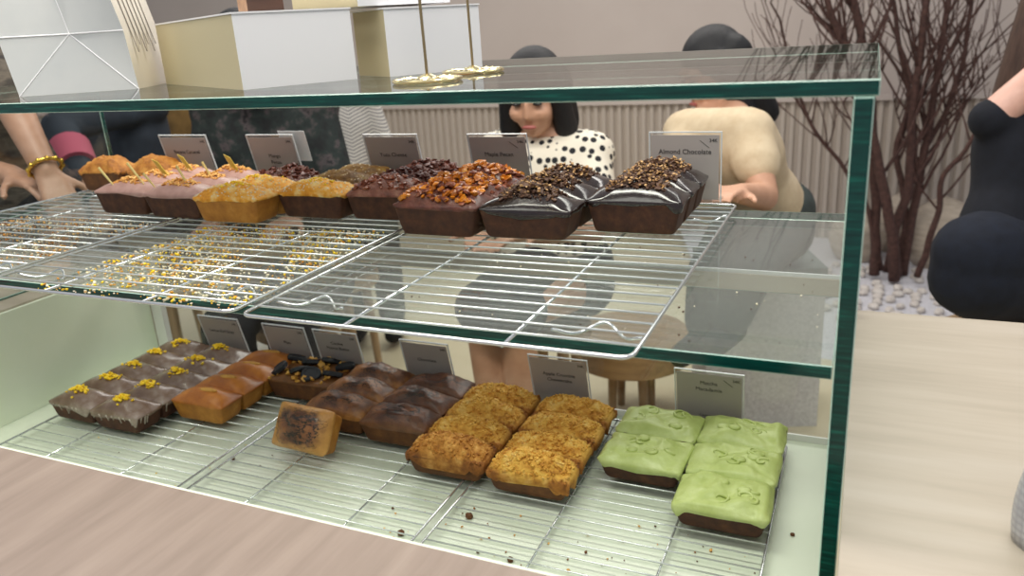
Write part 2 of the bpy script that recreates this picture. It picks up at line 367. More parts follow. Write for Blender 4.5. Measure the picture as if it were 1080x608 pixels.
# ------------------------------------------------------------------ the counter
b = MB()
def slab(b, x0, x1, y0, y1, z0=ZC-.03, z1=ZC): b.box(x0, x1, y0, y1, z0, z1)
cs = empty('counter', (0, 0, 0), 0, 'pale wood counter with the sunken glass cake case let into its top', 'counter')
slab(b, .0015, .95, YW, .618); b.build('counter_top', M['counter'], cs, False)
b = MB(); slab(b, -2.1, XL-.0085, YW, .618); b.build('counter_top', M['counter'], cs, False)
b = MB(); b.box(-2.1, -1.502, YW+.02, .6, .0, ZC-.031); b.box(.012, .93, YW+.02, .6, 0, ZC-.031); b.build('counter_base', M['counter'], cs, False)
b = MB(); b.box(-2.1, .93, -.60, YW-.012, 0, ZC-.031); b.build('counter_front_panel', M['counter'], cs, False)
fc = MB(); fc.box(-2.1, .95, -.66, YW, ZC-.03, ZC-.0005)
fo = fc.build('counter_front_top', M['front'], cs, False); fo['label'] = 'pinkish wood front ledge of the counter, shade painted into its tone'

# ------------------------------------------------------------------ the glass cake case
case = empty('cake_display_case', (0, 0, 0), 0, 'clear glass cake display case with green edges sunk into the counter', 'display case')
def pane(name, x0, x1, y0, y1, z0, z1, thin, parent=case, mats=None, bev=.0012):
    bm = bmesh.new(); mtx = Matrix.Translation(((x0+x1)/2, (y0+y1)/2, (z0+z1)/2)) @ Matrix.Diagonal((x1-x0, y1-y0, z1-z0, 1))
    bmesh.ops.create_cube(bm, size=1, matrix=mtx)
    bmesh.ops.bevel(bm, geom=bm.edges[:], offset=bev, segments=1, profile=.5, affect='EDGES')
    bm.normal_update()
    for f in bm.faces:
        a = [abs(c) for c in f.normal]
        f.material_index = 0 if a[thin] > .9 else (1 if max(a) > .9 else 2)
    me = bpy.data.meshes.new(name); bm.to_mesh(me); bm.free()
    for q in (mats or (M['glass'], M['edge'], M['arris_glint'])): me.materials.append(q)
    o = bpy.data.objects.new(name, me); C.objects.link(o); o.parent = parent; return o
pane('top_pane', XU-.012, .003, 0, YTB, ZT, ZT+.0125, 2, bev=.0007)
pane('side_pane', -G, 0, 0, YTB-.003, ZF+.001, ZT-.0008, 0, bev=.0009)
pane('side_pane', XU-.012, XU, 0, YTB-.003, ZC+.0005, ZT-.0008, 0, bev=.0008)
pane('shelf_pane', XU+.001, -G-.0008, 0.001, YB, ZS-.0125, ZS, 2, mats=(M['hazy'], M['edge'], M['arris_glint']), bev=.0007)
b = MB(); b.box(XL-.008, -.016, YW+.002, YB+.014, ZF-.02, ZF); b.build('well_floor', M['wellfloor'], case, False)
b = MB(); b.box(XL-.008, XL, YW+.002, YB-.004, ZF+.0005, ZC-.004); b.build('well_side_panel', M['wellwall'], case, False)
b = MB(); b.box(XL, -.016, YW+.001, YW+.007, ZF+.0005, ZC-.004); b.build('well_front_panel', M['wellwall'], case, False)
pane('back_pane', XL+.03, -G-.002, YB, YB+.006, ZF+.001, .9575, 1, bev=.0005)
b = MB(); b.box(XL+.0005, XL+.032, YB-.002, YB+.012, ZF+.0005, .9575); b.build('back_post', M['white'], case, False)
b = MB(); b.box(XL-.06, -G-.002, YB-.001, YB+.016, .958, .985); b.build('back_rail', M['counter'], case, False)
b = MB(); b.box(XL-.06, -G-.002, YB+.002, YB+.007, .9852, .9905); b.build('sliding_track', M['acrylic_edge'], case, False)
b = MB(); b.box(XL+.001, -.016, YB-.004, YB-.0005, ZF+.0003, ZF+.012); b.build('back_strip', M['white'], case, False)

# ------------------------------------------------------------------ wire cooling racks
def rack(x0, x1, y0, y1, z, zfloor, crosses, label, group, nw=22, feet=True):
    R = empty('wire_cooling_rack', ((x0+x1)/2, (y0+y1)/2, zfloor), 0, label, 'cooling rack', group)
    hx, hy = (x1-x0)/2, (y1-y0)/2; zz = z-zfloor-.0016
    r = .012; pts = []
    for cx_, cy_, a0 in ((hx-r, hy-r, 0), (-hx+r, hy-r, 90), (-hx+r, -hy+r, 180), (hx-r, -hy+r, 270)):
        for q in range(0, 91, 18): pts.append((cx_+r*cos(radians(a0+q)), cy_+r*sin(radians(a0+q)), zz-.0012))
    b = MB(); b.tube(pts, .0021, 8, False, True); b.build('frame', M['steel'], R, auto=None)
    for cxx in crosses:
        b = MB(); b.tube([(cxx-(x0+x1)/2, -hy, zz-.0032), (cxx-(x0+x1)/2, hy, zz-.0032)], .0017, 8); b.build('cross_wire', M['steel'], R, auto=None)
    for i in range(1, nw):
        y = -hy+2*hy*i/nw
        b = MB(); b.tube([(-hx+.001, y, zz), (hx-.001, y, zz)], .00125, 6); b.build('grid_wire', M['wire'], R, auto=None)
    if feet:
        for fy, sgn in ((-hy+.055, 1), (hy-.055, -1)):
            for sx_ in (-1, 1):
                pts = []
                for i in range(25):
                    t = i/24; X = sx_*(hx-.004-t*.30*hx*1.4)
                    pts.append((X, fy+sgn*.03*(sin(pi*t)**2), .0018+(zz-.006)*(.5+.5*cos(4*pi*t))))
                b = MB(); b.tube(pts, .0017, 7); b.build('foot', M['steel'], R, auto=None)
    return R
UG = 'wire racks on the glass shelf'
rack(-.6115, -.1765, -.055, .545, ZR, ZS, (-.482, -.300), 'right wire rack on the glass shelf holding the chocolate almond loaves', UG)
rack(-1.062, -.630, -.050, .545, ZR, ZS, (-.94, -.77), 'middle wire rack on the glass shelf, crumbs scattered under it', UG)
rack(-1.512, -1.079, -.045, .545, ZR, ZS, (-1.36, -1.215), 'left wire rack on the glass shelf reaching the left frame edge', UG)
LG = 'wire racks on the floor of the case'
rack(-.520, -.083, -.075, .523, ZL, ZF, (-.365, -.2035), 'right wire rack on the case floor under the green iced loaves', LG, feet=False)
rack(-.946, -.536, -.075, .523, ZL, ZF, (-.831, -.650), 'middle wire rack on the case floor under the marbled loaves', LG, feet=False)
rack(-1.400, -.966, -.075, .523, ZL, ZF, (-1.276, -1.095), 'left wire rack on the case floor under the yellow zest loaves', LG, feet=False)

# ------------------------------------------------------------------ loaves
def sup(th, a, b, p=5.0):
    c, s = cos(th), sin(th)
    return (math.copysign(abs(c)**(2/p), c)*a, math.copysign(abs(s)**(2/p), s)*b)
def nz(x, y, s, seed): return noise.noise(Vector((x*s+seed*7.31, y*s-seed*3.17, seed*1.7)))
def loaf_body(L, W, H, seed, lb=.86, wb=.84):
    b = MB(); n = 96; rings = []
    for z, k in ((0, .955), (.0025, .985), (.006, 1.0), (.35*H, 1.0), (.7*H, 1.0), (H, 1.0)):
        t = z/H; sx_ = (lb+(1-lb)*t)*k; sy_ = (wb+(1-wb)*t)*k
        r = []
        for i in range(n):
            th = 2*pi*i/n; X, Y = sup(th, L/2*sx_, W/2*sy_, 13)
            w = 1+.012*nz(X*1.0+z, Y+z*.6, 40, seed)
            r.append(Vector((X*w, Y*w, z)))
        rings.append(r)
    b.loft(rings); return b
def dome_h(X, Y, L, W, h, lump, seed, flat=2.0, pw=.7):
    u, v = abs(2*X/L), abs(2*Y/W)
    q = max(0, 1-u**flat)*max(0, 1-v**flat)
    return h*q**pw+lump*nz(X, Y, 38, seed)*min(1, q*3+.15)
def top(L, W, H, h, seed, lump=.003, fine=0, ffreq=150, over=.02, lip=.003, K=18, n=96, wob=.0015, flat=2.0, drip=0):
    b = MB(); rings = []
    def P(th, s, dz, w=1.0):
        X, Y = sup(th, L/2*s, W/2*s, 13-9.5*(1-min(1, s))**.6)
        z = H+dome_h(X, Y, L, W, h, lump, seed, flat)+dz
        if fine:
            z += fine*(nz(X, Y, ffreq, seed+3)+.6*nz(X, Y, ffreq*2.3, seed+9))
            X += fine*.7*nz(Y, X, ffreq, seed+5)*1.0; Y += fine*.7*nz(X, Y, ffreq, seed+6)
        return Vector((X, Y, z))
    for s, dz in ((1+over*.3, -lip), (1+over, -lip*.55), (1+over*.9, -.0006)):
        r = []
        for i in range(n):
            th = 2*pi*i/n
            X0, Y0 = sup(th, L/2, W/2, 13)
            q = P(th, 1.0, 0); sc = s+wob*8*nz(X0, Y0, 60, seed)*over*3
            d = dz*(1+1.0*nz(X0, Y0, 70, seed+2)) - (drip*max(0, nz(X0, Y0, 55, seed+4)-.1)*2.2 if dz <= -lip*.5 else 0)
            r.append(Vector((q.x*sc, q.y*sc, min(q.z, H+.002)+d)))
        rings.append(r)
    for kx in range(K):
        s = 1-kx/K
        rings.append([P(2*pi*i/n, s*.995, .0006) for i in range(n)])
    ids = b.loft(rings, False, False)
    c = b.vert((0, 0, H+dome_h(0, 0, L, W, h, lump, seed, flat)+.0006))
    for i in range(n): b.face((ids[-1][i], ids[-1][(i+1) % n], c))
    return b
def scatter(L, W, H, h, lump, seed, n, r0, r1, ex=.8, ey=.8, up=0.0, cx=0, cy=0, flat=2.0, gauss=False, fl=.7):
    rnd = random.Random(seed*31+5); b = MB()
    for _ in range(n):
        if gauss: X, Y = rnd.gauss(cx, ex*L/4), rnd.gauss(cy, ey*W/4)
        else: X, Y = cx+rnd.uniform(-ex, ex)*L/2, cy+rnd.uniform(-ey, ey)*W/2
        X = max(-L*.47, min(L*.47, X)); Y = max(-W*.47, min(W*.47, Y))
        pile = up*max(0, 1-((X-cx)/(ex*L/2))**2-((Y-cy)/(ey*W/2))**2)
        r = rnd.uniform(r0, r1)
        b.chunk((X, Y, H+dome_h(X, Y, L, W, h, lump, seed, flat)+r*.3+pile*rnd.random()), r, rnd, fl)
    return b
ORD = ['front', 'second', 'third', 'fourth', 'rearmost']
seedc = [0]
def loaf(kind, x, y, z, L, W, H, label, group, name, rz=0.0, root=None):
    """x: centre, y: front of the bottom"""
    seedc[0] += 1; sd = seedc[0]; rnd = random.Random(sd)
    wb = .84; R = root or empty(name, (x, y+W*wb/2, z), rz+rnd.uniform(-.022, .022), label, 'cake', group)
    def part(n, b, m, sm=True, au=None, lab=None, kind=None):
        o = b.build(n, m, R, sm, au)
        if lab: o['label'] = lab
        if kind: o['kind'] = kind
        return o
    body = loaf_body(L, W, H, sd)
    if kind == 'zest':
        part('cake', body, M['c_dark'], True, 50)
        h, lp = .018, .003
        part('glaze', top(L, W, H, h, sd, lp, over=.03, lip=.006, drip=.012), M['t_zest_glaze'])
        part('zest', scatter(L, W, H, h+.002, lp, sd, 46, .0022, .0042, .34, .36, .006, gauss=True, cx=rnd.uniform(-.006, .006), cy=-.002), M['zest'], False, lab='small heap of bright yellow zest', kind='stuff')
        b = MB()
        for _ in range(9):
            s_ = rnd.choice((0, 0, 1)); 
            if s_ == 0: X, Y = rnd.uniform(-.45, .45)*L, -W*.5-.0012
            else: X, Y = L*.5+.0012, rnd.uniform(-.4, .4)*W
            ln = rnd.uniform(.006, .02)
            pts = [(X*(1-.10*t*(s_ == 1)), Y*(1-.10*t*(s_ == 0)), H-.002-ln*t) for t in (0, .5, 1)]
            b.tube(pts, [.0016, .0011, .0015], 6)
        part('glaze_drips', b, M['sugar'], kind='stuff')
    elif kind == 'plain':
        part('cake', body, M['c_gold'], True, 50); h, lp = .018, .002
        part('crust', top(L, W, H, h, sd, lp, over=.012, lip=.003), M['c_plain_top'])
        b = MB(); Mx = Matrix.Rotation(rnd.uniform(-.3, .3), 3, 'Z')
        b.ball((rnd.uniform(-.01, .01), rnd.uniform(-.004, .004), H+h-.0005), (.021, .006, .0035), 14, 8, Mx, lambda d: 1+.25*nz(d.x, d.y, 2.5, sd))
        part('split', b, M['c_split'])
    elif kind == 'cookie':
        part('cake', body, M['c_brown'], True, 50); h, lp = .007, .003
        part('crust', top(L, W, H, h, sd, lp, .001, 120, .02), M['t_oreo'])
        for i in range(4):
            X = -.40*L+.27*L*i+rnd.uniform(-.004, .004); Y = rnd.uniform(-.010, .010)
            mt = Matrix.Translation((X, Y, H+h+.004)) @ Matrix.Rotation(rnd.uniform(-.6, .6), 4, 'Z') @ Matrix.Rotation(rnd.uniform(-.9, .5), 4, 'X') @ Matrix.Rotation(rnd.uniform(-.35, .35), 4, 'Y')
            b = MB(); nn = 22; rr = .0205; fr = rnd.uniform(.6, .85)
            prof = [(cos(2*pi*fr*q/(nn-1))*rr, sin(2*pi*fr*q/(nn-1))*rr*.9) for q in range(nn)]
            ring = lambda s, z: [mt @ Vector((p[0]*s, p[1]*s, z)) for p in prof]
            b.loft([ring(.93, -.0045), ring(1, -.003), ring(1, .003), ring(.93, .0045), ring(.78, .0045), ring(.74, .0036)])
            part('cookie_piece', b, M['cookie'], True, 35, 'broken black sandwich cookie')
        part('nut_pieces', scatter(L, W, H, h, lp, sd, 30, .0035, .0085, .92, .9, .003), M['peanut'], True, 60, kind='stuff')
    elif kind in ('marble', 'marble_dark'):
        part('cake', body, M['c_brown'], True, 50); h, lp = .024+rnd.uniform(-.003, .003), .007
        part('crust', top(L, W, H, h, sd, lp, .0011, 90, .015, .004, 18, flat=2.4), M['t_marble' if kind == 'marble' else 't_marble_dark'])
    elif kind in ('crumble', 'crumble_brown'):
        part('cake', body, M['c_brown'], True, 50); h, lp = .025+rnd.uniform(-.002, .003), .005
        mt = M['t_crumble' if kind == 'crumble' else 't_crumble_brown']
        part('crumble_topping', top(L, W, H, h, sd, lp, .0032, 130, .03, .014, 32, 150, flat=2.1), mt)
        part('crumble_lumps', scatter(L, W, H, h+.001, lp, sd, 340, .0012, .0034, 1.0, 1.0, flat=2.1, fl=1.1), mt, True, 60, kind='stuff')
    elif kind == 'matcha':
        part('cake', body, M['c_dark'], True, 50); h, lp = .012+rnd.uniform(-.002, .002), .008
        part('icing', top(L, W, H, h, sd, lp, .0030, 42, .03, .008, 24, 120, flat=4, drip=.006), M['t_matcha'])
        b = MB()
        for q in range(5):
            X, Y = rnd.uniform(-.36, .36)*L, rnd.uniform(-.28, .28)*W; r = rnd.uniform(.008, .014); a0 = rnd.random()*6
            pts = []
            for i in range(16):
                a = a0+i*.33; rr = r*(1-.03*i)
                xx, yy = X+rr*cos(a), Y+rr*.8*sin(a)
                xx = max(-L*.46, min(L*.46, xx)); yy = max(-W*.46, min(W*.46, yy))
                pts.append((xx, yy, H+dome_h(xx, yy, L, W, h, lp, sd, 4)+.0008))
            b = MB(); b.tube(pts, [.0006+.0021*sin(pi*i/15) for i in range(16)], 7)
            part('icing_swirl', b, M['t_matcha'])
        for q in range(2):
            X, Y = rnd.uniform(-.25, .25)*L, rnd.uniform(-.25, .25)*W
            b = MB(); b.ball((X, Y, H+dome_h(X, Y, L, W, h, lp, sd, 4)+.0005), (.010, .008, .0042), 12, 7); part('covered_nut', b, M['t_matcha'])
    elif kind == 'golden':
        part('cake', body, M['c_brown'], True, 50); h, lp = .030, .006
        part('crust', top(L, W, H, h, sd, lp, .0040, 95, .02, .004, 24, 110), M['t_golden'])
    elif kind == 'pink':
        part('cake', body, M['c_dark'], True, 50); h, lp = .016, .002
        part('glaze', top(L, W, H, h, sd, lp, over=.02, lip=.005), M['t_pink'])
        part('crumb_topping', scatter(L, W, H, h, lp, sd, 150, .0016, .0036, .5, .5, .007), M['crumb_orange'], True, 60, kind='stuff')
    elif kind in ('yellow', 'yellow_dark'):
        part('cake', body, M['c_gold' if kind == 'yellow' else 'c_dark'], True, 50); h, lp = .018, .003
        part('crumb_topping', top(L, W, H, h, sd, lp, .0016, 170, .03, .004, 22, 96), M['t_yellow'])
        part('sugar_granules', scatter(L, W, H, h, lp, sd, 260, .0008, .0020, 1.0, 1.0), M['granule'], True, None, kind='stuff')
        part('zest', scatter(L, W, H, h, lp, sd+50, 40, .0018, .0034, .5, .5, .002), M['zest'], True, None, kind='stuff')
    elif kind == 'pist':
        part('cake', body, M['c_dark'], True, 50); h, lp = .020, .004
        part('crumb_topping', top(L, W, H, h, sd, lp, .0025, 130, .02, .004, 20, 90), M['t_pist'])
        part('sugar_granules', scatter(L, W, H, h, lp, sd, 60, .0008, .0018, .9, .9), M['granule'], True, None, kind='stuff')
    elif kind in ('nut', 'reddark'):
        part('cake', body, M['c_dark'], True, 50); h, lp = .022, .005
        part('crust', top(L, W, H, h, sd, lp, .0014, 110, .02, .004, 18, 80), M['t_nut' if kind == 'nut' else 't_reddark'])
        part('nut_pieces', scatter(L, W, H, h, lp, sd, 110, .0022, .0062, .85, .85, .004), M['nut_red' if kind == 'nut' else 't_reddark'], True, 60, kind='stuff')
    elif kind == 'pecan':
        part('cake', body, M['c_dark'], True, 50); h, lp = .025, .006
        part('crust', top(L, W, H, h, sd, lp, .0014, 110, .02, .004, 18, 80), M['t_reddark'])
        part('pecan_pieces', scatter(L, W, H, h, lp, sd, 130, .003, .0080, .80, .86, .006), M['pecan'], True, 60, kind='stuff')
        part('dark_nut_pieces', scatter(L, W, H, h, lp, sd+9, 90, .002, .006, .92, .92, .003), M['nut_red'], True, 60, kind='stuff')
    elif kind == 'almond':
        part('cake', body, M['c_dark'], True, 50); h, lp = .022, .004
        part('chocolate_glaze', top(L, W, H, h, sd, lp, over=.028, lip=.005, drip=.006), M['t_choc'])
        part('chopped_nuts', scatter(L, W, H, h, lp, sd, 320, .0016, .0044, .64, .74, .009, cy=.004), M['nut_dark'], True, 60, kind='stuff')
        part('almond_pieces', scatter(L, W, H, h+.006, lp, sd+77, 110, .0011, .0028, .62, .70, .006, cy=.003), M['nut_pale'], True, 60, lab='pale chopped almond pieces', kind='stuff')
    return R
def column(kind, x, y0, pitch, n, z, L, W, H, desc, where, group, name, kinds=None):
    for i in range(n):
        pos = 'front loaf' if i == 0 else ('rearmost loaf' if i == n-1 else ['', 'second loaf from the front', 'third loaf from the front', 'fourth loaf from the front'][i])
        d = desc[i] if isinstance(desc, list) else desc
        loaf(kinds[i] if kinds else kind, x, y0+pitch*i, z, L, W, H, f'{d}, {pos} of {where}', group, name)
# lower level
z = ZL+.0003
column('zest', -1.340, .218, .0625, 5, z, .118, .0622, .034, 'glazed loaf with yellow zest', 'the far left row', 'zest loaves on the case floor', 'glazed_loaf_cake')
column('zest', -1.222, .214, .0625, 5, z, .118, .0622, .034, 'glazed loaf with yellow zest', 'the second row', 'zest loaves on the case floor', 'glazed_loaf_cake')
column('plain', -1.097, .290, .060, 4, z, .124, .0595, .036, 'plain golden loaf', 'the plain row on the case floor', 'plain loaves on the case floor', 'loaf_cake')
column('cookie', -.968, .420, .056, 2, z, .150, .0555, .036, 'loaf topped with black cookies and nuts', 'the cookie loaves', 'cookie loaves on the case floor', 'cookie_loaf_cake')
column('marble', -.828, .335, .063, 3, z, .130, .0625, .034, 'brown marbled loaf', 'the left marbled row', 'marbled loaves on the case floor', 'marbled_loaf_cake')
column('marble_dark', -.698, .325, .066, 3, z, .130, .0655, .034, 'dark marbled loaf', 'the right marbled row', 'marbled loaves on the case floor', 'marbled_loaf_cake')
column('crumble', -.566, .262, .063, 4, z, .132, .0595, .031, 'golden crumble loaf', 'the left crumble row', 'crumble loaves on the case floor', 'crumble_loaf_cake', ['crumble_brown', 'crumble', 'crumble', 'crumble'])
column('crumble', -.424, .255, .063, 4, z, .130, .0595, .031, 'golden crumble loaf', 'the right crumble row', 'crumble loaves on the case floor', 'crumble_loaf_cake')
column('matcha', -.276, .338, .093, 2, z, .126, .0885, .032, 'green iced loaf', 'the left green row of two', 'green iced loaves on the case floor', 'iced_loaf_cake')
column('matcha', -.146, .256, .0905, 3, z, .126, .0865, .032, 'green iced loaf', 'the right green row of three', 'green iced loaves on the case floor', 'iced_loaf_cake')
# single marbled loaf tipped towards the front
tilt = empty('marbled_loaf_cake', (-.826, .287, z+.0265), 0, 'marbled loaf tipped up to show its cracked top, alone in front of the marbled rows', 'cake', 'marbled loaves on the case floor')
loaf('marble', 0, 0, 0, .116, .074, .036, None, None, None, root=tilt)
tilt.rotation_euler = (radians(58), 0, radians(-4))
for o in tilt.children:
    if o.name.startswith('cake'): o.data.materials[0] = M['c_gold']
    if o.name.startswith('crust'): o.data.materials[0] = M['t_marble_gold']
# upper level
z = ZR+.0003
UGr = 'loaves on the glass shelf'
def up(k, x, y0, p, n, L, W, H, d, wh, g, nm, kinds=None): column(k, x, y0, p, n, z, L, W, H, d, wh, g, nm, kinds)
up('golden', -1.452, .478, .062, 1, .118, .062, .040, 'golden crusted loaf', 'the shelf, left of the picks', 'golden loaves on the glass shelf', 'loaf_cake')
seedc[0] += 1
loaf('golden', -1.318, .480, z, .118, .062, .040, 'golden crusted loaf behind the pink loaves, below the leftmost upper sign', 'golden loaves on the glass shelf', 'loaf_cake')
up('pink', -1.202, .312, .064, 3, .124, .063, .040, 'pink glazed loaf with orange crumbs', 'the left pink row', 'pink glazed loaves on the glass shelf', 'glazed_loaf_cake')
up('pink', -1.074, .305, .064, 3, .128, .063, .040, 'pink glazed loaf with orange crumbs', 'the right pink row', 'pink glazed loaves on the glass shelf', 'glazed_loaf_cake')
up('yellow', -.944, .293, .066, 3, .132, .065, .040, ['yellow loaf with golden sides', 'yellow crumb loaf', 'dark brown domed loaf'], 'the left yellow row', 'yellow crumb loaves on the glass shelf', 'crumb_loaf_cake', ['yellow', 'yellow', 'reddark'])
up('yellow_dark', -.816, .345, .062, 3, .130, .061, .040, ['yellow loaf with dark sides', 'olive brown crumb loaf', 'olive brown crumb loaf'], 'the right yellow row', 'yellow crumb loaves on the glass shelf', 'crumb_loaf_cake', ['yellow_dark', 'pist', 'pist'])
up('nut', -.686, .354, .066, 3, .132, .064, .040, ['reddish nut loaf', 'dark red brown loaf', 'dark red brown loaf'], 'the reddish nut row', 'nut loaves on the glass shelf', 'nut_loaf_cake', ['nut', 'reddark', 'reddark'])
up('pecan', -.552, .281, .072, 3, .132, .068, .042, 'dark loaf with glazed pecans', 'the pecan row', 'pecan loaves on the glass shelf', 'pecan_loaf_cake')
up('almond', -.420, .289, .074, 3, .134, .070, .040, 'chocolate almond loaf', 'the row beside the pecans', 'chocolate almond loaves on the glass shelf', 'chocolate_loaf_cake')
up('almond', -.283, .344, .066, 3, .130, .064, .044, 'chocolate almond loaf', 'the rightmost shelf row', 'chocolate almond loaves on the glass shelf', 'chocolate_loaf_cake')

# wooden picks and little flags stuck into the pink loaves
PK = [((104, 177), (120, 196), -1.180, .340, 0), ((134, 172), (150, 192), -1.150, .335, 0), ((160, 168), (174, 186), -1.155, .400, 1), ((151, 183), (162, 196), -1.100, .330, 0),
      ((187, 163), (199, 180), -1.150, .462, 1), ((186, 175), (200, 198), -1.036, .335, 0), ((213, 171), (224, 189), -1.040, .400, 0), ((236, 163), (247, 181), -1.045, .462, 1)]
PL = ['left front pink loaf', 'left front pink loaf, its right pick', 'second left pink loaf', 'right front pink loaf, the short left pick', 'rear left pink loaf', 'right front pink loaf, the pale tall pick', 'second right pink loaf', 'rear right pink loaf']
for i, (a, q, X, Y, fl) in enumerate(PK):
    base = Vector((X, Y, ZR+.053)); D = (base-CAM).dot(FW)
    p0 = px(q[0], q[1], D); p1 = px(a[0], a[1], D-.006); d = (p1-p0)
    b0 = p0-d*.12
    if fl:
        P = empty('flag_pick', b0, 0, f'yellow flag pick stuck in the {PL[i]}', 'pick', 'picks in the pink loaves')
        b = MB(); b.tube([(0, 0, 0), d*1.12], .0011, 6); b.build('stick', M['pick'], P)
        b = MB(); e = d.normalized(); s_ = Vector((.018, -.006, 0))
        c0 = d*1.12; c1 = d*.30
        quad = [c0, c0+s_*.9-e*.005, c1+s_-e*.004, c1]
        b.loft([[v_+Vector((0, -.0006, 0)) for v_ in quad], [v_+Vector((0, .0006, 0)) for v_ in quad]]); b.build('flag', M['flag'], P, False)
    else:
        b = MB(); b.tube([Vector((0, 0, 0)), d*.6, d*1.12], [.0012, .0020, .0022], 7)
        o = b.build('wooden_pick', M['pick'], None); o.location = b0
        tag(o, f'pale wooden pick stuck in the {PL[i]}', 'pick', 'picks in the pink loaves')

# ------------------------------------------------------------------ price signs
def text_mesh(name, body, size, mat, parent, mtx, align='CENTER'):
    cu = bpy.data.curves.new(name, 'FONT'); cu.body = body; cu.size = size; cu.align_x = align; cu.extrude = .00008; cu.resolution_u = 3
    t = bpy.data.objects.new(name, cu); C.objects.link(t)
    dg = bpy.context.evaluated_depsgraph_get(); me = bpy.data.meshes.new_from_object(t.evaluated_get(dg)); me.name = name
    bpy.data.objects.remove(t)
    me.transform(mtx); me.materials.clear(); me.materials.append(mat)
    o = bpy.data.objects.new(name, me); C.objects.link(o); o.parent = parent; return o
RX = Matrix.Rotation(pi/2, 4, 'X')
def sign(x, y, z, w, h, lines, ty, lean, label, group, price='34K', strike=False, note=None, tint=None, foot=.03, tsize=.0105):
    S = empty('price_sign', (x, y, z), 0, label, 'sign', group); S.rotation_euler = (lean, 0, 0)
    b = MB(); b.box(-w/2, w/2, .0006, .0026, .0, h); b.box(-w/2, w/2, .0026, foot, .0, .002)
    b.build('acrylic_holder', M['acrylic'], S, False)
    b = MB(); e = .0016
    b.box(-w/2-e, -w/2, .0, .003, 0, h); b.box(w/2, w/2+e, .0, .003, 0, h); b.box(-w/2-e, w/2+e, .0, .003, h, h+e)
    b.build('holder_edge', M['acrylic_edge'], S, False)
    b = MB(); b.box(-w/2+.002, w/2-.002, -.0004, .0004, .004, h-.0035); cardo = b.build('paper_card', M['card'], S, False)
    for i, t in enumerate(lines):
        text_mesh('name_text', t, tsize, M['ink'], cardo, Matrix.Translation((0, -.0007, ty*h-i*tsize*1.25)) @ RX)
    text_mesh('price_text', price, .0075, M['ink'], cardo, Matrix.Translation((w/2-.011, -.0007, h-.014)) @ RX)
    if strike:
        b = MB(); b.box(-.0002, .0002, -.0008, -.0004, -.009, .009, Matrix.Translation((w/2-.024, 0, h-.017)) @ Matrix.Rotation(radians(-52), 4, 'Y')); b.build('printed_line', M['ink'], cardo, False)
    if note: text_mesh('note_text', note, .0055, M['ink'], cardo, Matrix.Translation((0, -.0007, .2*h)) @ RX)
    return S
US = 'price signs behind the shelf loaves'; LS = 'price signs behind the case floor loaves'
UPS = [(-1.262, .122, ['Banana Caramel'], .66, -.0), (-1.042, .108, ['Mango', 'Pecan'], .60, 0), (-.775, .108, ['Yuzu Cheese'], .64, 0), (-.568, .106, ['Maple Pecan'], .66, 0)]
lean = radians(13)
zb = ZR
for i, (x, w_, ln, ty, _) in enumerate(UPS):
    nm = ' '.join(ln)
    sign(x+.004, .551, zb, w_, .110, ln, ty, lean, f'white card sign, greyed for shade, in clear holder reading {nm} behind the upper loaves', US, '34K', i == 3)
sign(-.256, .548, zb, .108, .107, ['Almond Chocolate'], .70, radians(2), 'upright pale card sign reading Almond Chocolate at the right end of the shelf', US, '34K', True)
# white spare card tucked behind the second sign
b = MB(); b.box(-.031, .031, -.0004, .0004, 0, .06); o = b.build('paper_card', M['paperwhite'], None, False)
o.location = (-.998, .556, ZR+.055); o.rotation_euler = (lean, 0, 0); tag(o, 'blank white card sticking out behind the Mango Pecan sign', 'card')
LOW = [(-1.256, .108, ['Lemon Earl Grey'], .66), (-1.078, .105, ['Plain'], .60), (-.950, .103, ['Cookie', 'Peanut Butter'], .72), (-.746, .102, ['Chocolate'], .60), (-.477, .108, ['Apple Crumble', 'Cheesecake'], .64), (-.216, .110, ['Matcha', 'Macadamia'], .78)]
for i, (x, w_, ln, ty) in enumerate(LOW):
    sign(x+.006, .541 if i else .545, ZL, w_, .108, ln, ty, lean if i < 5 else radians(8), f'white card sign, greyed for shade, in clear holder reading {" ".join(ln)} on the case floor', LS, '34K', i == 5, 'Contains nuts' if i == 5 else None, foot=.012, tsize=.0098)

# ------------------------------------------------------------------ crumbs
def crumbs(name, x0, x1, y0, y1, z, n, r0, r1, mats, label, seed, dens=None, parent=None):
    rnd = random.Random(seed); b = MB()
    for _ in range(n):
        for _t in range(20):
            X, Y = rnd.uniform(x0, x1), rnd.uniform(y0, y1)
            if dens is None or rnd.random() < dens(X, Y): break
        r = rnd.uniform(r0, r1)*rnd.choice((.6, .8, 1)); b.cm = rnd.randrange(len(mats)); b.chunk((X, Y, z+r*1.0), r, rnd)
    o = b.build(name, mats, None, True, None); return tag(o, label, 'crumbs', None, 'stuff')
blob = lambda X, Y: max(0, min(1, .5+1.4*noise.noise(Vector((X*9, Y*9, 3)))))
crumbs('crumbs', -1.00, -.655, -.02, .33, ZS, 2600, .0011, .0032, [M['granule'], M['t_yellow'], M['zest'], M['granule']], 'pale yellow crumbs scattered on the glass under the middle rack', 3, blob)
crumbs('crumbs', -1.46, -1.12, .02, .32, ZS, 1500, .0010, .0030, [M['crumb_orange'], M['t_golden'], M['granule']], 'orange crumbs scattered on the glass under the left rack', 4, blob)
crumbs('crumbs', -.60, -.03, .02, .34, ZS, 60, .0008, .0018, [M['granule'], M['c_dark']], 'few specks of crumb on the glass under the right rack', 5)
crumbs('crumbs', -.65, -.09, .10, .26, ZF, 70, .0009, .0030, [M['crumb_orange'], M['c_brown'], M['t_crumble']], 'brown crumbs on the case floor before the crumble loaves', 6)
crumbs('crumbs', -1.3, -.8, .10, .28, ZF, 24, .0008, .0022, [M['c_brown'], M['zest']], 'few crumbs on the case floor before the plain loaves', 7)
rnd = random.Random(8)
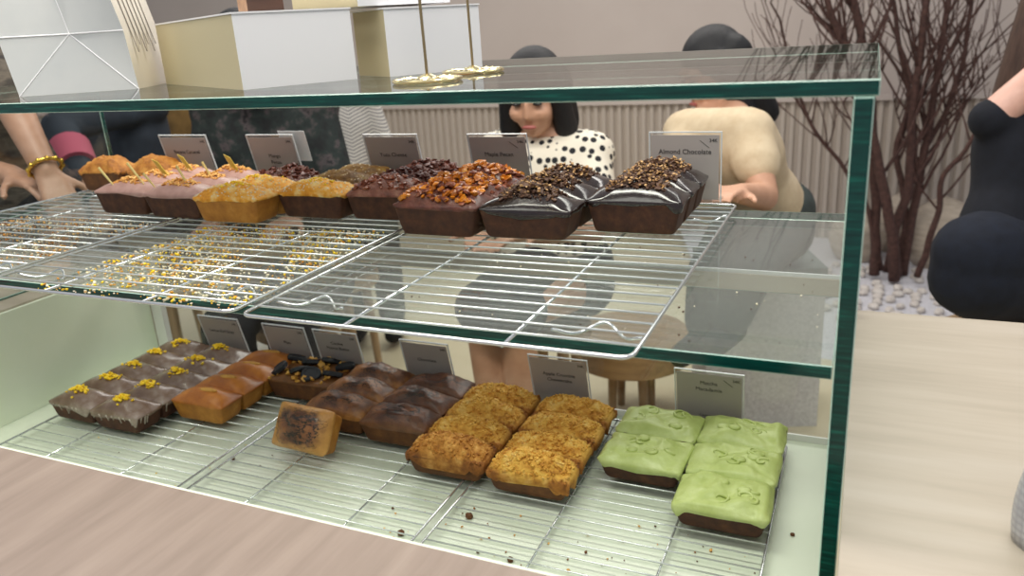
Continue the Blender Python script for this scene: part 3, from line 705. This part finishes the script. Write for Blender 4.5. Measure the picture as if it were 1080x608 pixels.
for (X, Y, Z, r, mt, lab) in [(-.492, .195, ZF, .0062, 'c_brown', 'round brown crumb lying below the gap between two racks'), (-.567, .128, ZF, .0055, 'c_brown', 'dark crumb near the front ledge by the middle rack'), (-.396, .125, ZF, .0048, 'c_brown', 'brown crumb near the front ledge below the crumble loaves'),
                              (-.055, .30, ZF, .0032, 'c_brown', 'small brown crumb on the case floor right of the rack'), (-.955, .215, ZF, .0045, 'c_brown', 'brown crumb between the left and middle floor racks')]:
    b = MB(); b.ball((0, 0, r*.7), (r, r*.9, r*.75), 10, 7, None, lambda d: 1+.3*noise.noise(d*2+Vector((X*50, 0, 0)))); o = b.build('crumb', M[mt], None, True, None); o.location = (X, Y, Z); tag(o, lab, 'crumb')

# ------------------------------------------------------------------ things on top of the case
zt = ZT+.0126
# paper bag: narrow gusset side faces the viewer
BG = empty('paper_bag', (-1.10, .10, zt), radians(30), 'white paper carrier bag standing at the left end of the glass top', 'bag')
W_, Dp, Hb = .163, .15, .33; hk = .080
b = MB(); pts = {}
def P_(n, *c): pts[n] = b.vert(c)
fl = .012
P_('a', 0, 0, 0); P_('b', W_, 0, 0); P_('k0', -.008, -.004, hk); P_('k1', W_-.004, -.004, hk); P_('ap', W_*.46, .026, hk); P_('am', W_*.5, .002, 0)
P_('t0', -.045, -.01, Hb); P_('t1', W_-.055, -.01, Hb); P_('tm', W_*.42-.045, .05, Hb)
P_('c', W_, Dp, 0); P_('d', 0, Dp, 0); P_('t2', W_-.055, Dp, Hb); P_('t3', -.045, Dp, Hb); P_('tn', W_*.42-.045, Dp-.03, Hb); P_('k2', W_-.004, Dp, hk); P_('k3', -.008, Dp, hk)
q = pts
for ids in (('a', 'b', 'ap'), ('a', 'ap', 'k0'), ('b', 'k1', 'ap'), ('k0', 'ap', 'tm', 't0'), ('ap', 'k1', 't1', 'tm')): b.face([q[i] for i in ids])
b.build('side_gusset', M['bag'], BG, False)
FLN = MB(); gv = lambda n: Vector(b.v[pts[n]])+Vector((0, -.0003, 0))
for e in (('a', 'ap'), ('b', 'ap'), ('k0', 'ap'), ('ap', 'k1'), ('ap', 'tm')): FLN.tube([gv(e[0]), gv(e[1])], .0009, 6)
FLN.build('fold_lines', M['paperwhite'], BG)
b2 = MB(); b2.v = list(b.v)
for ids in (('b', 'c', 'k2', 'k1'), ('k1', 'k2', 't2', 't1'), ('c', 'd', 'k3', 'k2'), ('k2', 'k3', 't3', 'tn', 't2'), ('d', 'a', 'k0', 'k3'), ('k3', 'k0', 't0', 't3'), ('a', 'd', 'c', 'b')): b2.face([q[i] for i in ids])
b2.build('panel', M['bagshade'], BG, False)
b = MB()
for i in range(6):
    y = .022+.018*i; z0 = .05+.01*(i % 2); z1 = .21-.012*(i % 3)
    pA = Vector((W_-.004-.051*(z0-hk)/(Hb-hk)+.0006, y, z0)); pB = Vector((W_-.004-.051*(z1-hk)/(Hb-hk)+.0006, y, z1))
    b.loft([[pA+Vector((0, -.0016, 0)), pA+Vector((0, .0016, 0)), pA+Vector((.0004, .0016, 0)), pA+Vector((.0004, -.0016, 0))], [pB+Vector((0, -.0016, 0)), pB+Vector((0, .0016, 0)), pB+Vector((.0004, .0016, 0)), pB+Vector((.0004, -.0016, 0))]])
b.build('printed_text', M['print'], BG, False)
# cake boxes
def carton(name, loc, a, w_, d_, h_, label, group, frontmat='paperwhite', sidemat='cardshade'):
    X = empty(name, loc, a, label, 'box', group)
    b = MB(); b.box(0, w_, 0, d_, 0, h_); 
    b.mi = [0, 0, 0, 0, 0, 1]; b.build('box_body', [M[frontmat], M[sidemat]], X, False)
    b = MB(); b.box(-.0012, w_+.0012, -.0012, d_+.0012, h_+.0002, h_+.0022)
    b.build('lid', M['paperwhite'], X, False); return X
CB = 'white cake boxes on the glass top'
carton('cake_box', (-.689, .092, zt), radians(60), .150, .36, .086, 'large white cake box with side painted beige for shade beside the paper bag', CB)
carton('cake_box', (-.577, .242, zt), radians(56), .140, .105, .083, 'smaller white cake box behind the brass stands', CB)
p3 = px(378, 12, 1.0)
carton('cake_box', (p3.x, p3.y, zt+.0886), radians(54), .13, .29, .07, 'upper white box with side painted beige for shade stacked across the two boxes below', CB)
WB = empty('wooden_block', (px(262, 15, .99).x, px(262, 15, .99).y, zt+.0886), radians(50), 'dark wooden block lying on top of the large cake box', 'block')
b = MB(); b.box(0, .045, 0, .075, 0, .05); b.mi = [0, 0, 0, 0, 0, 1]; b.build('block_body', [M['walnut'], M['oak']], WB, False)
# brass stands
def stand(loc, label):
    S = empty('brass_stand', loc, 0, label, 'stand', 'brass stands on the glass top')
    b = MB()
    for r, rr in ((.0375, .0022), (.030, .0016)): b.tube([(r*cos(t*pi/24), r*sin(t*pi/24), .0026) for t in range(48)], rr, 8, False, True)
    b.lathe([(.012, .0015), (.013, .003), (.010, .006), (.004, .009)], 20)
    for i in range(12):
        a = i*pi/6; b.tube([(.011*cos(a), .011*sin(a), .0036), (.022*cos(a+.1), .022*sin(a+.1), .0044), (.037*cos(a), .037*sin(a), .0028)], .0013, 6)
        b.ball((.0265*cos(a+.26), .0265*sin(a+.26), .004), .0024, 8, 6)
    b.build('ornate_base', M['brass'], S)
    b = MB(); b.tube([(0, 0, .006), (-.001, 0, .1), (0, 0, .235)], .0017, 8); b.build('pole', M['brasspole'], S)
    b = MB(); b.tube([(.012*cos(t*pi/12), 0, .247+.012*sin(t*pi/12)) for t in range(24)], .0015, 7, False, True); b.build('ring_clip', M['brass'], S)
stand((-.457, .128, zt), 'left brass stand with round ornate base and thin pole')
stand((-.466, .262, zt), 'right brass stand with round ornate base, in front of the smaller box')

# ------------------------------------------------------------------ things at the front
PB = empty('dark_bowl', (-.118, -.27, ZC), 0, 'dark plum bowl at the bottom edge, its rim just showing', 'bowl')
b = MB(); b.lathe([(.028, 0), (.034, .003), (.05, .036), (.058, .0800), (.060, .0815), (.058, .0810), (.046, .036), (.03, .007)], 48); b.build('bowl_body', plain('plum_glaze', '#2b2029', .3), PB, True, None)
k = N('dotted_plastic'); v = k.coord(); vo = k.new('ShaderNodeTexVoronoi'); vo.inputs['Scale'].default_value = 140; vo.inputs['Randomness'].default_value = .1; k.link(v, vo.inputs['Vector'])
k.link(k.ramp(vo.outputs['Distance'], [(.2, '#d9dade'), (.6, '#bfc0c8')]), k.b.inputs['Base Color']); k.b.inputs['Roughness'].default_value = .25; k.b.inputs['Transmission Weight'].default_value = .25; k.bump(vo.outputs['Distance'], .5, .002); M['bubble'] = k.m
BW = empty('plastic_bottle', (.184, .05, ZC), radians(20), 'pale dotted plastic bottle standing at the right frame edge', 'bottle')
b = MB(); rings = []
for i in range(15):
    t = i/14; hh = .20*t; ww = .042+.005*sin(t*7)+.004*t; dd = .03*(1-t)+.004
    rings.append([Vector((ww*cos(a)*(1+.06*sin(3*a+t*5)), dd*sin(a)*(1+.08*cos(2*a+t*4)), hh)) for a in [2*pi*j/28 for j in range(28)]])
b.loft(rings); b.build('bottle_body', M['bubble'], BW, True, None)
b = MB(); b.lathe([(.010, 0), (.0115, .002), (.0105, .006), (.004, .008)], 20, (-.040, -.040, 0.0005)); b.build('grey_cap', plain('grey_plastic', '#a7a9ad', .35), BW)

# ------------------------------------------------------------------ bare tree, stones, pebbles
TR = empty('bare_tree', (.20, 3.55, .05), 0, 'bare brown branching tree rising from the white pebbles by the wall', 'tree')
def path(P, y0, y1):
    out = []
    for i, p in enumerate(P):
        yy = y0+(y1-y0)*i/(len(P)-1); d = (FW+RT*((p[0]-540)/FPX)-UP*((p[1]-304)/FPX)); t = (yy-CAM.y)/d.y
        out.append(CAM+d*t)
    return out
def smooth_path(pts, n=28):
    P = [pts[0]]+pts+[pts[-1]]; out = []
    seg = len(pts)-1
    for i in range(n+1):
        u = i/n*seg; k_ = min(int(u), seg-1); t = u-k_; a, b_, c, d = P[k_], P[k_+1], P[k_+2], P[k_+3]
        out.append(.5*((2*b_)+(c-a)*t+(2*a-5*b_+4*c-d)*t*t+(3*b_-a-3*c+d)*t**3))
    return out
base = Vector((.20, 3.55, .05))
TRK = [([(922, 290), (923, 240), (922, 180), (920, 120), (911, 55), (899, -10)], 3.50, 3.45, .026, .018), ([(943, 296), (940, 240), (929, 190), (921, 140), (905, 80), (880, 25), (868, -20)], 3.45, 3.30, .028, .013),
       ([(946, 292), (944, 245), (958, 195), (961, 150), (964, 100), (972, 45), (980, -20)], 3.55, 3.6, .026, .015), ([(952, 290), (960, 235), (972, 180), (982, 120), (992, 60), (1003, -20)], 3.6, 3.65, .024, .012),
       ([(967, 292), (982, 250), (989, 222), (995, 188), (1016, 160), (1030, 130)], 3.4, 3.3, .017, .008), ([(934, 288), (950, 225), (975, 160), (1000, 110), (1018, 50), (1024, -10)], 3.65, 3.8, .018, .009),
       ([(930, 285), (912, 215), (888, 175), (862, 140), (842, 100), (832, 60), (822, 20)], 3.5, 3.2, .012, .005), ([(945, 285), (956, 225), (945, 160), (958, 110), (950, 50), (940, -10)], 3.6, 3.75, .018, .010)]
rnd = random.Random(11)
for i, (P, y0, y1, r0, r1) in enumerate(TRK):
    pts = [p-base for p in smooth_path(path(P, y0, y1))]
    pts = [p+Vector((noise.noise(p*6+Vector((i, 0, 0))), noise.noise(p*6+Vector((0, i, 5))), 0))*.012*(j > 2) for j, p in enumerate(pts)]
    up_ = pts[-1]-pts[-4]; pts += [pts[-1]+up_*(.7*q)+Vector((rnd.uniform(-.03, .03), 0, 0)) for q in (1, 2, 3)]
    n = len(pts); rad = [r0+(r1-r0)*min(1, j/(n-4)) for j in range(n-3)]+[r1*.8, r1*.6, r1*.3]
    b = MB(); b.tube(pts, rad, 9); T = b.build('trunk', M['bark'], TR, True, None)
    for s_ in range(11 if i != 4 else 5):
        j = rnd.randrange(8, n-4); p = pts[j].copy(); d = (pts[j+1]-pts[j]).normalized()
        side = rnd.choice((-1, 1)); d = (d+Vector((side*rnd.uniform(.4, 1.0), rnd.uniform(-.5, .5), rnd.uniform(0, .3)))).normalized()
        L_ = rnd.uniform(.35, .8); q = [p]; r = rad[j]*.45
        for t in range(9):
            d = (d+Vector((rnd.uniform(-.16, .16), rnd.uniform(-.16, .16), rnd.uniform(.0, .22)))).normalized(); q.append(q[-1]+d*L_/9)
            q[-1].y = min(q[-1].y, WY-.1-base.y)
        b = MB(); b.tube(q, [max(.0022, r*(1-t/11)) for t in range(10)], 6)
        for t2 in range(3):
            jj = rnd.randrange(3, 9); e = (q[jj]-q[jj-1]).normalized(); e = (e+Vector((rnd.choice((-1, 1))*rnd.uniform(.4, .9), rnd.uniform(-.4, .4), .1))).normalized(); qq = [q[jj].copy()]; LL = rnd.uniform(.15, .4)
            for t in range(6):
                e = (e+Vector((rnd.uniform(-.2, .2), rnd.uniform(-.2, .2), rnd.uniform(0, .2)))).normalized(); qq.append(qq[-1]+e*LL/6)
                qq[-1].y = min(qq[-1].y, WY-.1-base.y)
            b.tube(qq, [max(.0016, r*.5*(1-t/8)) for t in range(7)], 5)
        b.build('branch', M['bark'], T, True, None)
for (u, v_, y, r, lab) in [(903, 262, 3.86, (.14, .11, .15), 'beige boulder behind the trunks, left of them'), (950, 255, 4.08, (.15, .12, .18), 'beige boulder behind the tree trunks, the middle one'), (992, 262, 3.80, (.17, .13, .20), 'beige streaked boulder right of the tree beside the person in black')]:
    c = path([(u, v_)]*2, y, y)[0]; b = MB(); b.ball((0, 0, 0), r, 28, 18, None, lambda d: 1+.16*noise.noise(d*1.6+Vector((u, 0, 0)))); o = b.build('boulder', M['boulder'], None, True, None)
    o.location = (c.x, y, .05+r[2]*.8); tag(o, lab, 'boulder', 'boulders by the wall')
rnd = random.Random(21); protos = []; FEET = [path(P[:2], y0, y0)[0] for P, y0, y1, r0, r1 in TRK]
for i in range(5):
    b = MB(); b.ball((0, 0, 0), (.034, .027, .02), 12, 8, None, lambda d: 1+.25*noise.noise(d*1.5+Vector((i*3.3, 0, 0)))); protos.append(b.mesh('pebble', M['pebble'], True))
placed = []
while len(placed) < 110:
    a = rnd.random()*2*pi; rr = abs(rnd.gauss(0, .27)); X, Y = .21+rr*cos(a)*1.0, 3.46+rr*sin(a)*.8
    if any((X-q[0])**2+(Y-q[1])**2 < .060**2 for q in placed) or any((X-q.x)**2+(Y-q.y)**2 < .07**2 for q in FEET) or Y > 3.70 or X > .62 or (X > .30 and Y > 3.56): continue
    placed.append((X, Y))
    o = bpy.data.objects.new('pebble', rnd.choice(protos)); C.objects.link(o); s_ = rnd.uniform(.65, .9); o.scale = (s_, s_, s_); o.location = (X, Y, .062+.008*s_); o.rotation_euler = (0, 0, rnd.random()*6)
    tag(o, 'white pebble heaped around the foot of the bare tree', 'pebble', 'pebbles around the tree')

# ------------------------------------------------------------------ furniture behind
def stool(loc, r, h, label, mat, name='stool', cat='stool'):
    S = empty(name, loc, 0, label, cat)
    b = MB(); th = .05 if cat == 'stool' else .11; b.lathe([(r*.93, h-th), (r, h-th+.008), (r, h-.006), (r*.97, h)], 40); b.build('seat' if cat == 'stool' else 'table_top', mat, S, True, 35)
    for i in range(4):
        a = pi/4+i*pi/2; b = MB(); q_ = (.62, .75) if cat == 'stool' else (.36, .40); b.tube([(r*q_[0]*cos(a), r*q_[0]*sin(a), h-.05), (r*q_[1]*cos(a), r*q_[1]*sin(a), 0)], [.02, .014], 10); b.build('leg', mat, S)
    return S
stool((-.715, 1.87, 0), .205, .33, 'low thick round wooden table seen through the glass shelf', M['tablewood'], 'round_table', 'table')

# ------------------------------------------------------------------ people
def remesh(mb, name, mat, parent, vox=.008, smooth=4):
    me = mb.mesh(name, mat, True); o = bpy.data.objects.new(name, me); C.objects.link(o)
    r = o.modifiers.new('r', 'REMESH'); r.mode = 'VOXEL'; r.voxel_size = vox; r.use_smooth_shade = True
    s_ = o.modifiers.new('s', 'SMOOTH'); s_.iterations = smooth; s_.factor = .5
    dg = bpy.context.evaluated_depsgraph_get(); me2 = bpy.data.meshes.new_from_object(o.evaluated_get(dg)); me2.name = name
    bpy.data.objects.remove(o); o = bpy.data.objects.new(name, me2); C.objects.link(o); o.parent = parent
    if not me2.materials: me2.materials.append(mat)
    return o
def frame_of(fwd, upv=(0, 0, 1)):
    f = Vector(fwd).normalized(); u = Vector(upv); r = f.cross(u).normalized(); u = r.cross(f); return Matrix((r, f, u)).transposed()   # local: x right, y forward, z up
def hand(mb, wr, dirv, palm_n, thumb_side, curl=.5):
    d = Vector(dirv).normalized(); n_ = Vector(palm_n); n_ = (n_-d*n_.dot(d)).normalized(); s_ = d.cross(n_)*thumb_side
    wr = Vector(wr)
    for k_ in (-1.5, -.5, .5, 1.5): mb.capsule(wr+s_*k_*.010+d*.01, wr+s_*k_*.0185+d*.085, .014, .0115)
    for k_, L_ in ((1.5, .066), (.5, .076), (-.5, .07), (-1.5, .054)):
        p = wr+s_*k_*.0195+d*.088; e = d
        for q in range(3):
            e = (e+n_*curl*.55).normalized(); p2 = p+e*L_*(.45, .32, .23)[q]; mb.capsule(p, p2, .0088-.0006*q, .0082-.0008*q, 8); p = p2
    p = wr+s_*.024+d*.025; e = (d*.75+s_*.8+n_*.25).normalized()
    for q in range(2): p2 = p+e*(.042, .034)[q]; mb.capsule(p, p2, .0115-.001*q, .0098-.001*q, 8); p = p2; e = (e+d*.5+n_*.2).normalized()
def head_geo(mb, c, F, s=1.0):
    c = Vector(c); L = lambda x, y, z: c+F@(Vector((x, y, z))*s)
    mb.ball(L(0, -.012, .02), (.074*s, .092*s, .092*s), 20, 14, F)
    mb.ball(L(0, .022, -.035), (.060*s, .066*s, .078*s), 20, 14, F)
    mb.ball(L(0, .056, -.088), (.026*s, .024*s, .022*s), 12, 8, F)
    mb.capsule(L(0, .086, .008), L(0, .094, -.028), .0085*s, .0115*s)
    for e in (-1, 1):
        mb.ball(L(e*.010, .088, -.033), .0085*s, 8, 6); mb.ball(L(e*.074, -.008, -.012), (.010*s, .019*s, .031*s), 10, 8, F); mb.ball(L(e*.036, .060, -.030), .028*s, 10, 8)
        mb.ball(L(e*.032, .074, .030), (.026*s, .014*s, .008*s), 10, 6, F)
    mb.ball(L(0, .082, -.062), (.022*s, .012*s, .009*s), 10, 6, F)
def face_parts(root, c, F, s=1.0):
    c = Vector(c); L = lambda x, y, z: c+F@(Vector((x, y, z))*s)
    for e in (-1, 1):
        b = MB(); b.ball(L(e*.031, .079, .006), (.014*s, .008*s, .0055*s), 12, 8, F); b.build('eye', M['eye'], root)
        b = MB(); b.capsule(L(e*.016, .092, .026), L(e*.048, .078, .027), .0032*s, .0024*s, 8); b.build('eyebrow', M['hair'], root)
    b = MB(); b.ball(L(0, .0925, -.060), (.022*s, .006*s, .0065*s), 14, 8, F); b.build('lips', M['lip'], root)
def torso(mb, nk, shL, shR, hL, hR, g=0.0, fwd=(0, -1, 0), tw=1.0, sr=1.0):
    nk, shL, shR, hL, hR = map(Vector, (nk, shL, shR, hL, hR)); f = Vector(fwd).normalized()
    sh = (shL+shR)/2; hp = (hL+hR)/2; ax = (shR-shL).normalized()
    def row(t, half, r, fo=0): c = sh.lerp(hp, t)+f*fo; mb.capsule(c-ax*half, c+ax*half, r+g, r+g, 16)
    mb.capsule(nk, shL, .05+g*.6, (.052+g)*sr); mb.capsule(nk, shR, .05+g*.6, (.052+g)*sr)
    mb.capsule(shL, shR, (.060+g)*sr, (.060+g)*sr)
    K_ = ((.10, .09, .080, .004), (.25, .088, .088, .010), (.42, .075, .088, .010), (.62, .062, .084, 0), (.82, .072, .092, 0), (1.0, .072, .096, 0))
    for q in range(19):
        t = .10+.9*q/18
        for (t0, h0, r0, f0), (t1, h1, r1, f1) in zip(K_, K_[1:]):
            if t <= t1+1e-6: u = (t-t0)/(t1-t0); row(t, (h0+(h1-h0)*u)*tw, r0+(r1-r0)*u, f0+(f1-f0)*u); break
def limb(mb, pts, rad, g=0.0):
    for a, b_, r0, r1 in zip(pts, pts[1:], rad, rad[1:]): mb.capsule(a, b_, r0+g, r1+g, 14)
def person(label, head, face, nk, shL, shR, elL, elR, wrL, wrR, hL, hR, knL, knR, anL, anR, hair, top_, bottom, skin='skin', hands=True, sleeve=.75, faceparts=True, palm=((0, 0, -1), (0, 0, -1)), fwd=(0, -1, 0), arms=True, toes=None, s=1.0, hdir=None, extra=None, skirt=False, longsleeve=False, group='people beyond the case', tw=1.0, sr=1.0, skr=1.0):
    R = empty('person', (hL[0], hL[1], 0), 0, label, 'person', group)
    inv = Vector((-hL[0], -hL[1], 0)); V = lambda p: Vector(p)+inv
    head, nk, shL, shR, elL, elR, wrL, wrR, hL, hR, knL, knR, anL, anR = map(V, (head, nk, shL, shR, elL, elR, wrL, wrR, hL, hR, knL, knR, anL, anR))
    F = frame_of(face); b = MB()
    head_geo(b, head, F, s); b.capsule(nk, head+F@Vector((0, -.02, -.06)), .052, .050)
    torso(b, nk, shL, shR, hL, hR, 0, fwd, tw, sr)
    for sh, el, wr, sd, pn in ((shL, elL, wrL, 1, palm[0]), (shR, elR, wrR, -1, palm[1])):
        limb(b, [sh, el, wr], [.050, .040, .027])
        d = (wr-el).normalized()
        hand(b, wr, d, pn, sd)
    for h_, kn, an in ((hL, knL, anL), (hR, knR, anR)):
        limb(b, [h_, kn, an], [.082, .058, .038])
        td = Vector(toes or fwd).normalized()
        b.capsule(an+Vector((0, 0, -.03))-td*.03, an+td*.13+Vector((0, 0, -.045)), .034, .028)
    remesh(b, 'body', M[skin], R, .0075)
    if faceparts: face_parts(R, head, F, s)
    # clothing
    b = MB(); torso(b, nk-Vector((0, 0, .035)), shL, shR, hL.lerp(shL, .2), hR.lerp(shR, .2), .016, fwd, tw, sr)
    for sh, el, wr in ((shL, elL, wrL), (shR, elR, wrR)):
        if longsleeve: limb(b, [sh, el, el.lerp(wr, .86)], [.056, .050, .042], .006)
        elif sleeve > 0: limb(b, [sh, sh.lerp(el, sleeve)], [.062, .066], .004)
    remesh(b, 'shirt', M[top_], R, .009, 14)
    b = MB()
    hp = (hL+hR)/2; ax = (hR-hL).normalized()
    b.capsule(hL+Vector((0, 0, .06)), hR+Vector((0, 0, .06)), .119, .119, 16); b.capsule(hL, hR, .120, .120, 16)
    if skirt:
        b.capsule(hp+Vector((0, 0, .02)), (knL+knR)/2+Vector((0, 0, .01)), .15*skr, .13*skr, 18); b.capsule(knL, knR, .10*skr, .10*skr, 16)
    else:
        for h_, kn, an in ((hL, knL, anL), (hR, knR, anR)): limb(b, [h_, kn, kn.lerp(an, .88)], [.098, .074, .062])
    remesh(b, 'skirt' if skirt else 'trousers', M[bottom], R, .010, 6)
    for an in (anL, anR):
        td = Vector(toes or fwd).normalized(); b = MB()
        b.capsule(an+Vector((0, 0, -.032))-td*.035, an+td*.135+Vector((0, 0, -.047)), .042, .036); b.capsule(an+Vector((0, 0, -.02)), an-td*.03+Vector((0, 0, -.03)), .045, .042)
        remesh(b, 'shoe', M['blackcloth' if not extra or 'shoe' not in extra else extra['shoe']], R, .008, 3)
    # hair
    b = MB(); L = lambda x, y, z: head+F@(Vector((x, y, z))*s)
    b.ball(L(0, -.022, .036), (.086*s, .098*s, .092*s), 22, 14, F)
    if hair[0] == 'bob':
        for e in (-1, 1):
            b.capsule(L(e*.070, .012, .05), L(e*.085, .010, -.11), .028*s, .036*s, 14); b.capsule(L(e*.05, -.06, .02), L(e*.065, -.06, -.12), .05*s, .045*s, 14)
        b.capsule(L(0, -.07, .02), L(0, -.075, -.12), .06*s, .05*s, 14); b.capsule(L(-.05, .055, .085), L(.05, .055, .085), .026*s, .026*s, 14)
    elif hair[0] == 'long':
        b.capsule(L(0, -.07, .03), L(0, -.11, -.28), .08*s, .06*s, 16)
        for e in (-1, 1): b.capsule(L(e*.06, -.02, .04), L(e*.08, -.06, -.26), .04*s, .035*s, 14)
    elif hair[0] == 'shoulder':
        for xx in (-.05, 0, .05): b.capsule(L(xx, -.06, .03), L(xx*1.2, -.085, -.18), .055*s, .042*s, 14)
        for e in (-1, 1): b.capsule(L(e*.072, .0, .04), L(e*.085, -.01, -.14), .032*s, .034*s, 14)
    else:
        b.capsule(L(0, -.06, .02), L(0, -.07, -.05), .062*s, .045*s, 14)
    remesh(b, 'hair', M[hair[1]], R, .008, 5)
    return R
A = lambda x, y, z: (x, y, z)
# person in the polka dot shirt, seated facing the case
person('seated person in a cream polka dot shirt with dark bob, head bowed over the table', (-.890, 1.50, 1.190), (.10, -1, -.38), (-.886, 1.555, 1.065),
       (-.745, 1.56, 1.005), (-1.03, 1.55, 1.01), (-.69, 1.42, .82), (-1.08, 1.42, .82), (-.80, 1.24, .84), (-.98, 1.24, .84),
       (-.80, 1.56, .60), (-.98, 1.56, .60), (-.845, 1.20, .63), (-.955, 1.20, .63), (-.87, 1.20, .16), (-.94, 1.20, .16), ('bob', 'hair'), 'polka', 'navyskirt', 'skin', sleeve=.85, skirt=True, skr=.82, s=1.0, palm=((.2, 0, -1), (-.2, 0, -1)))
stool((-.89, 1.55, 0), .13, .47, 'wooden stool under the person in polka dots', M['chairwood'])
# person in the beige top, turned to the left
person('seated person in a beige short sleeved top with black hair, turned to the left', (-.468, 1.96, 1.205), (-.75, -.62, -.45), (-.425, 2.00, 1.085),
       px(790, 140, 2.28), px(724, 140, 2.44), px(806, 208, 2.20), px(722, 205, 2.30), px(780, 204, 2.04), px(752, 202, 2.10),
       (-.245, 1.945, .70), (-.365, 2.055, .70), px(788, 285, 2.16), px(752, 287, 2.27), px(768, 340, 2.26), px(742, 345, 2.38), ('shoulder', 'hair'), 'beigecloth', 'olive', 'skin', sleeve=.5, fwd=(-.7, -.72, 0), toes=(-.3, -.95, 0), s=1.06)
BN = empty('block_seat', (-.305, 2.01, 0), radians(20), 'pale grey block seat under the person in the beige top', 'seat')
b = MB(); b.box(-.19, .19, -.12, .19, 0, .535); b.build('seat_block', M['gravel'], BN, False)
b = MB(); b.box(-.192, .192, -.122, .192, .5355, .575); b.build('seat_pad', M['greycloth'], BN, False)
# person in black seen from behind on the right
person('person in a sleeveless black top and dark trousers seen from behind at the right edge', px(1140, 0, 2.25), (1, .15, -.1), px(1110, 82, 2.2),
       px(1046, 126, 2.12), px(1152, 128, 2.32), px(1112, 66, 2.04), px(1180, 200, 2.3), px(1135, -8, 2.2), px(1200, 300, 2.3),
       px(1030, 292, 2.10), px(1108, 298, 2.24), px(1190, 250, 2.45), px(1260, 260, 2.6), px(1190, 400, 2.6), px(1260, 400, 2.7), ('long', 'brownhair'), 'navyblack', 'navyskirt', 'skinpink', sleeve=0, tw=1.45, sr=.8, fwd=(.75, .66, 0), toes=(.75, .66, 0))
sc = (px(1030, 292, 2.10)+px(1108, 298, 2.24))/2
stool((sc.x, sc.y, 0), .185, min(px(1030, 292, 2.10).z, px(1108, 298, 2.24).z)-.125, 'tan wooden stool under the person in black', M['chairwood'])
# people behind the boxes on the left, seated on stools
def seated(label, u, D, zhead, yaw, hair, top_, bottom, longs=True, elbow=.02, skin='skindim', wrist=None, elb=None, extra=None):
    c = px(u, 100, D); f = Vector((-sin(yaw), cos(yaw), 0)); r = Vector((cos(yaw), sin(yaw), 0))
    W = lambda x, y, z: Vector((c.x, c.y, 0))+r*x+f*y+Vector((0, 0, z))
    z = zhead; hz = .62
    eL = elb or W(-.21, .06, .92); wL = wrist or W(-.12, .27, .90)
    R = person(label, W(0, .12, z), f+Vector((0, 0, -.7)), W(0, .02, 1.235), W(-.155, -.01, 1.185), W(.155, -.01, 1.185), eL, W(.21, .06, .92), wL, W(.12, .27, .90),
           W(-.085, -.02, hz), W(.085, -.02, hz), W(-.09, .38, hz), W(.09, .38, hz), W(-.09, .38, .10), W(.09, .38, .10), hair, top_, bottom, skin, fwd=f, toes=f, longsleeve=longs, extra=extra)
    stool((W(0, -.03, 0).x, W(0, -.03, 0).y, 0), .15, .49, 'wooden stool under the '+label.split(' behind')[0].split(' half')[0].split(' seated')[0], M['chairwood'])
    return R
seated('person in a white chevron striped top half hidden behind the boxes', 336, 2.95, 1.30, radians(20), ('short', 'hair'), 'chevron', 'olive')
seated('person in a mustard jacket behind the leftmost upper sign', 214, 3.3, 1.26, radians(10), ('short', 'hair'), 'mustard', 'blackcloth')
seated('person in a dark floral top behind the second upper sign', 276, 2.40, 1.34, radians(205), ('bob', 'hair'), 'floral', 'blackcloth')
nv = seated('person in a slate navy coat seated behind the left end of the case', 125, 2.95, 1.25, radians(172), ('short', 'hair'), 'slate', 'blackcloth', elb=px(62, 134, 2.62), wrist=px(92, 198, 2.46))
pr = px(-48, 60, 2.05)
hp = Vector((pr.x, pr.y, 0))
T = lambda x, y, z: hp+Vector((x, y, z))
bp = person('person in a brown grey patterned top reaching a bare forearm down at the left edge', T(-.02, .03, 1.60), (.5, -.7, -.5), T(-.02, .05, 1.46),
       T(.13, -.02, 1.40), T(-.19, .06, 1.40), px(12, 108, 1.80), T(-.26, -.10, 1.18), px(49, 181, 1.76), px(14, 186, 1.84),
       T(.06, .10, .93), T(-.12, .13, .93), T(.06, .08, .50), T(-.12, .11, .50), T(.06, .10, .09), T(-.12, .13, .09), ('short', 'brownhair'), 'brownprint', 'blackcloth', skin='skindim', longsleeve=False, sleeve=.9, palm=((-.3, .3, -1), (.3, 0, -1)))
gb = px(48, 177, 1.763)
b = MB(); Q = (px(49, 181, 1.76)-px(12, 108, 1.80)).to_track_quat('Z', 'Y').to_matrix(); g0 = gb-bp.location
b.tube([g0+Q@Vector((.034*cos(t*pi/12), .034*sin(t*pi/12), 0)) for t in range(24)], .0045, 8, False, True)
for t in range(12): b.ball(g0+Q@Vector((.035*cos(t*pi/6), .035*sin(t*pi/6), 0)), .0062, 8, 6)
o = b.build('bracelet', M['gold'], bp, True, None); o['label'] = 'gold bead bracelet'
c0 = px(73, 157, 2.565)-nv.location; c1 = px(82, 177, 2.51)-nv.location
b = MB(); b.tube([c0, (c0+c1)*.5, c1], [.066, .064, .061], 20); o = b.build('sleeve_cuff', M['rose'], nv); o['label'] = 'rose coloured cuff'
# white canvas shoe seen below the shelf
def sneaker(u, v_, D, label):
    c = px(u, v_, D)
    S = empty('canvas_shoe', c, radians(-30), label, 'shoe')
    b = MB(); b.capsule((0, -.06, 0), (0, .07, .0), .036, .04); b.capsule((0, .07, 0), (0, .06, .06), .04, .042); remesh(b, 'upper', M['sneaker'], S, .007, 4)
    b = MB(); b.capsule((0, .062, .105), (0, .058, .36), .034, .05); remesh(b, 'lower_leg', M['skin'], S, .007, 4)
sneaker(276, 370, 3.1, 'white canvas shoe with bare ankle seen through the back pane below the shelf')
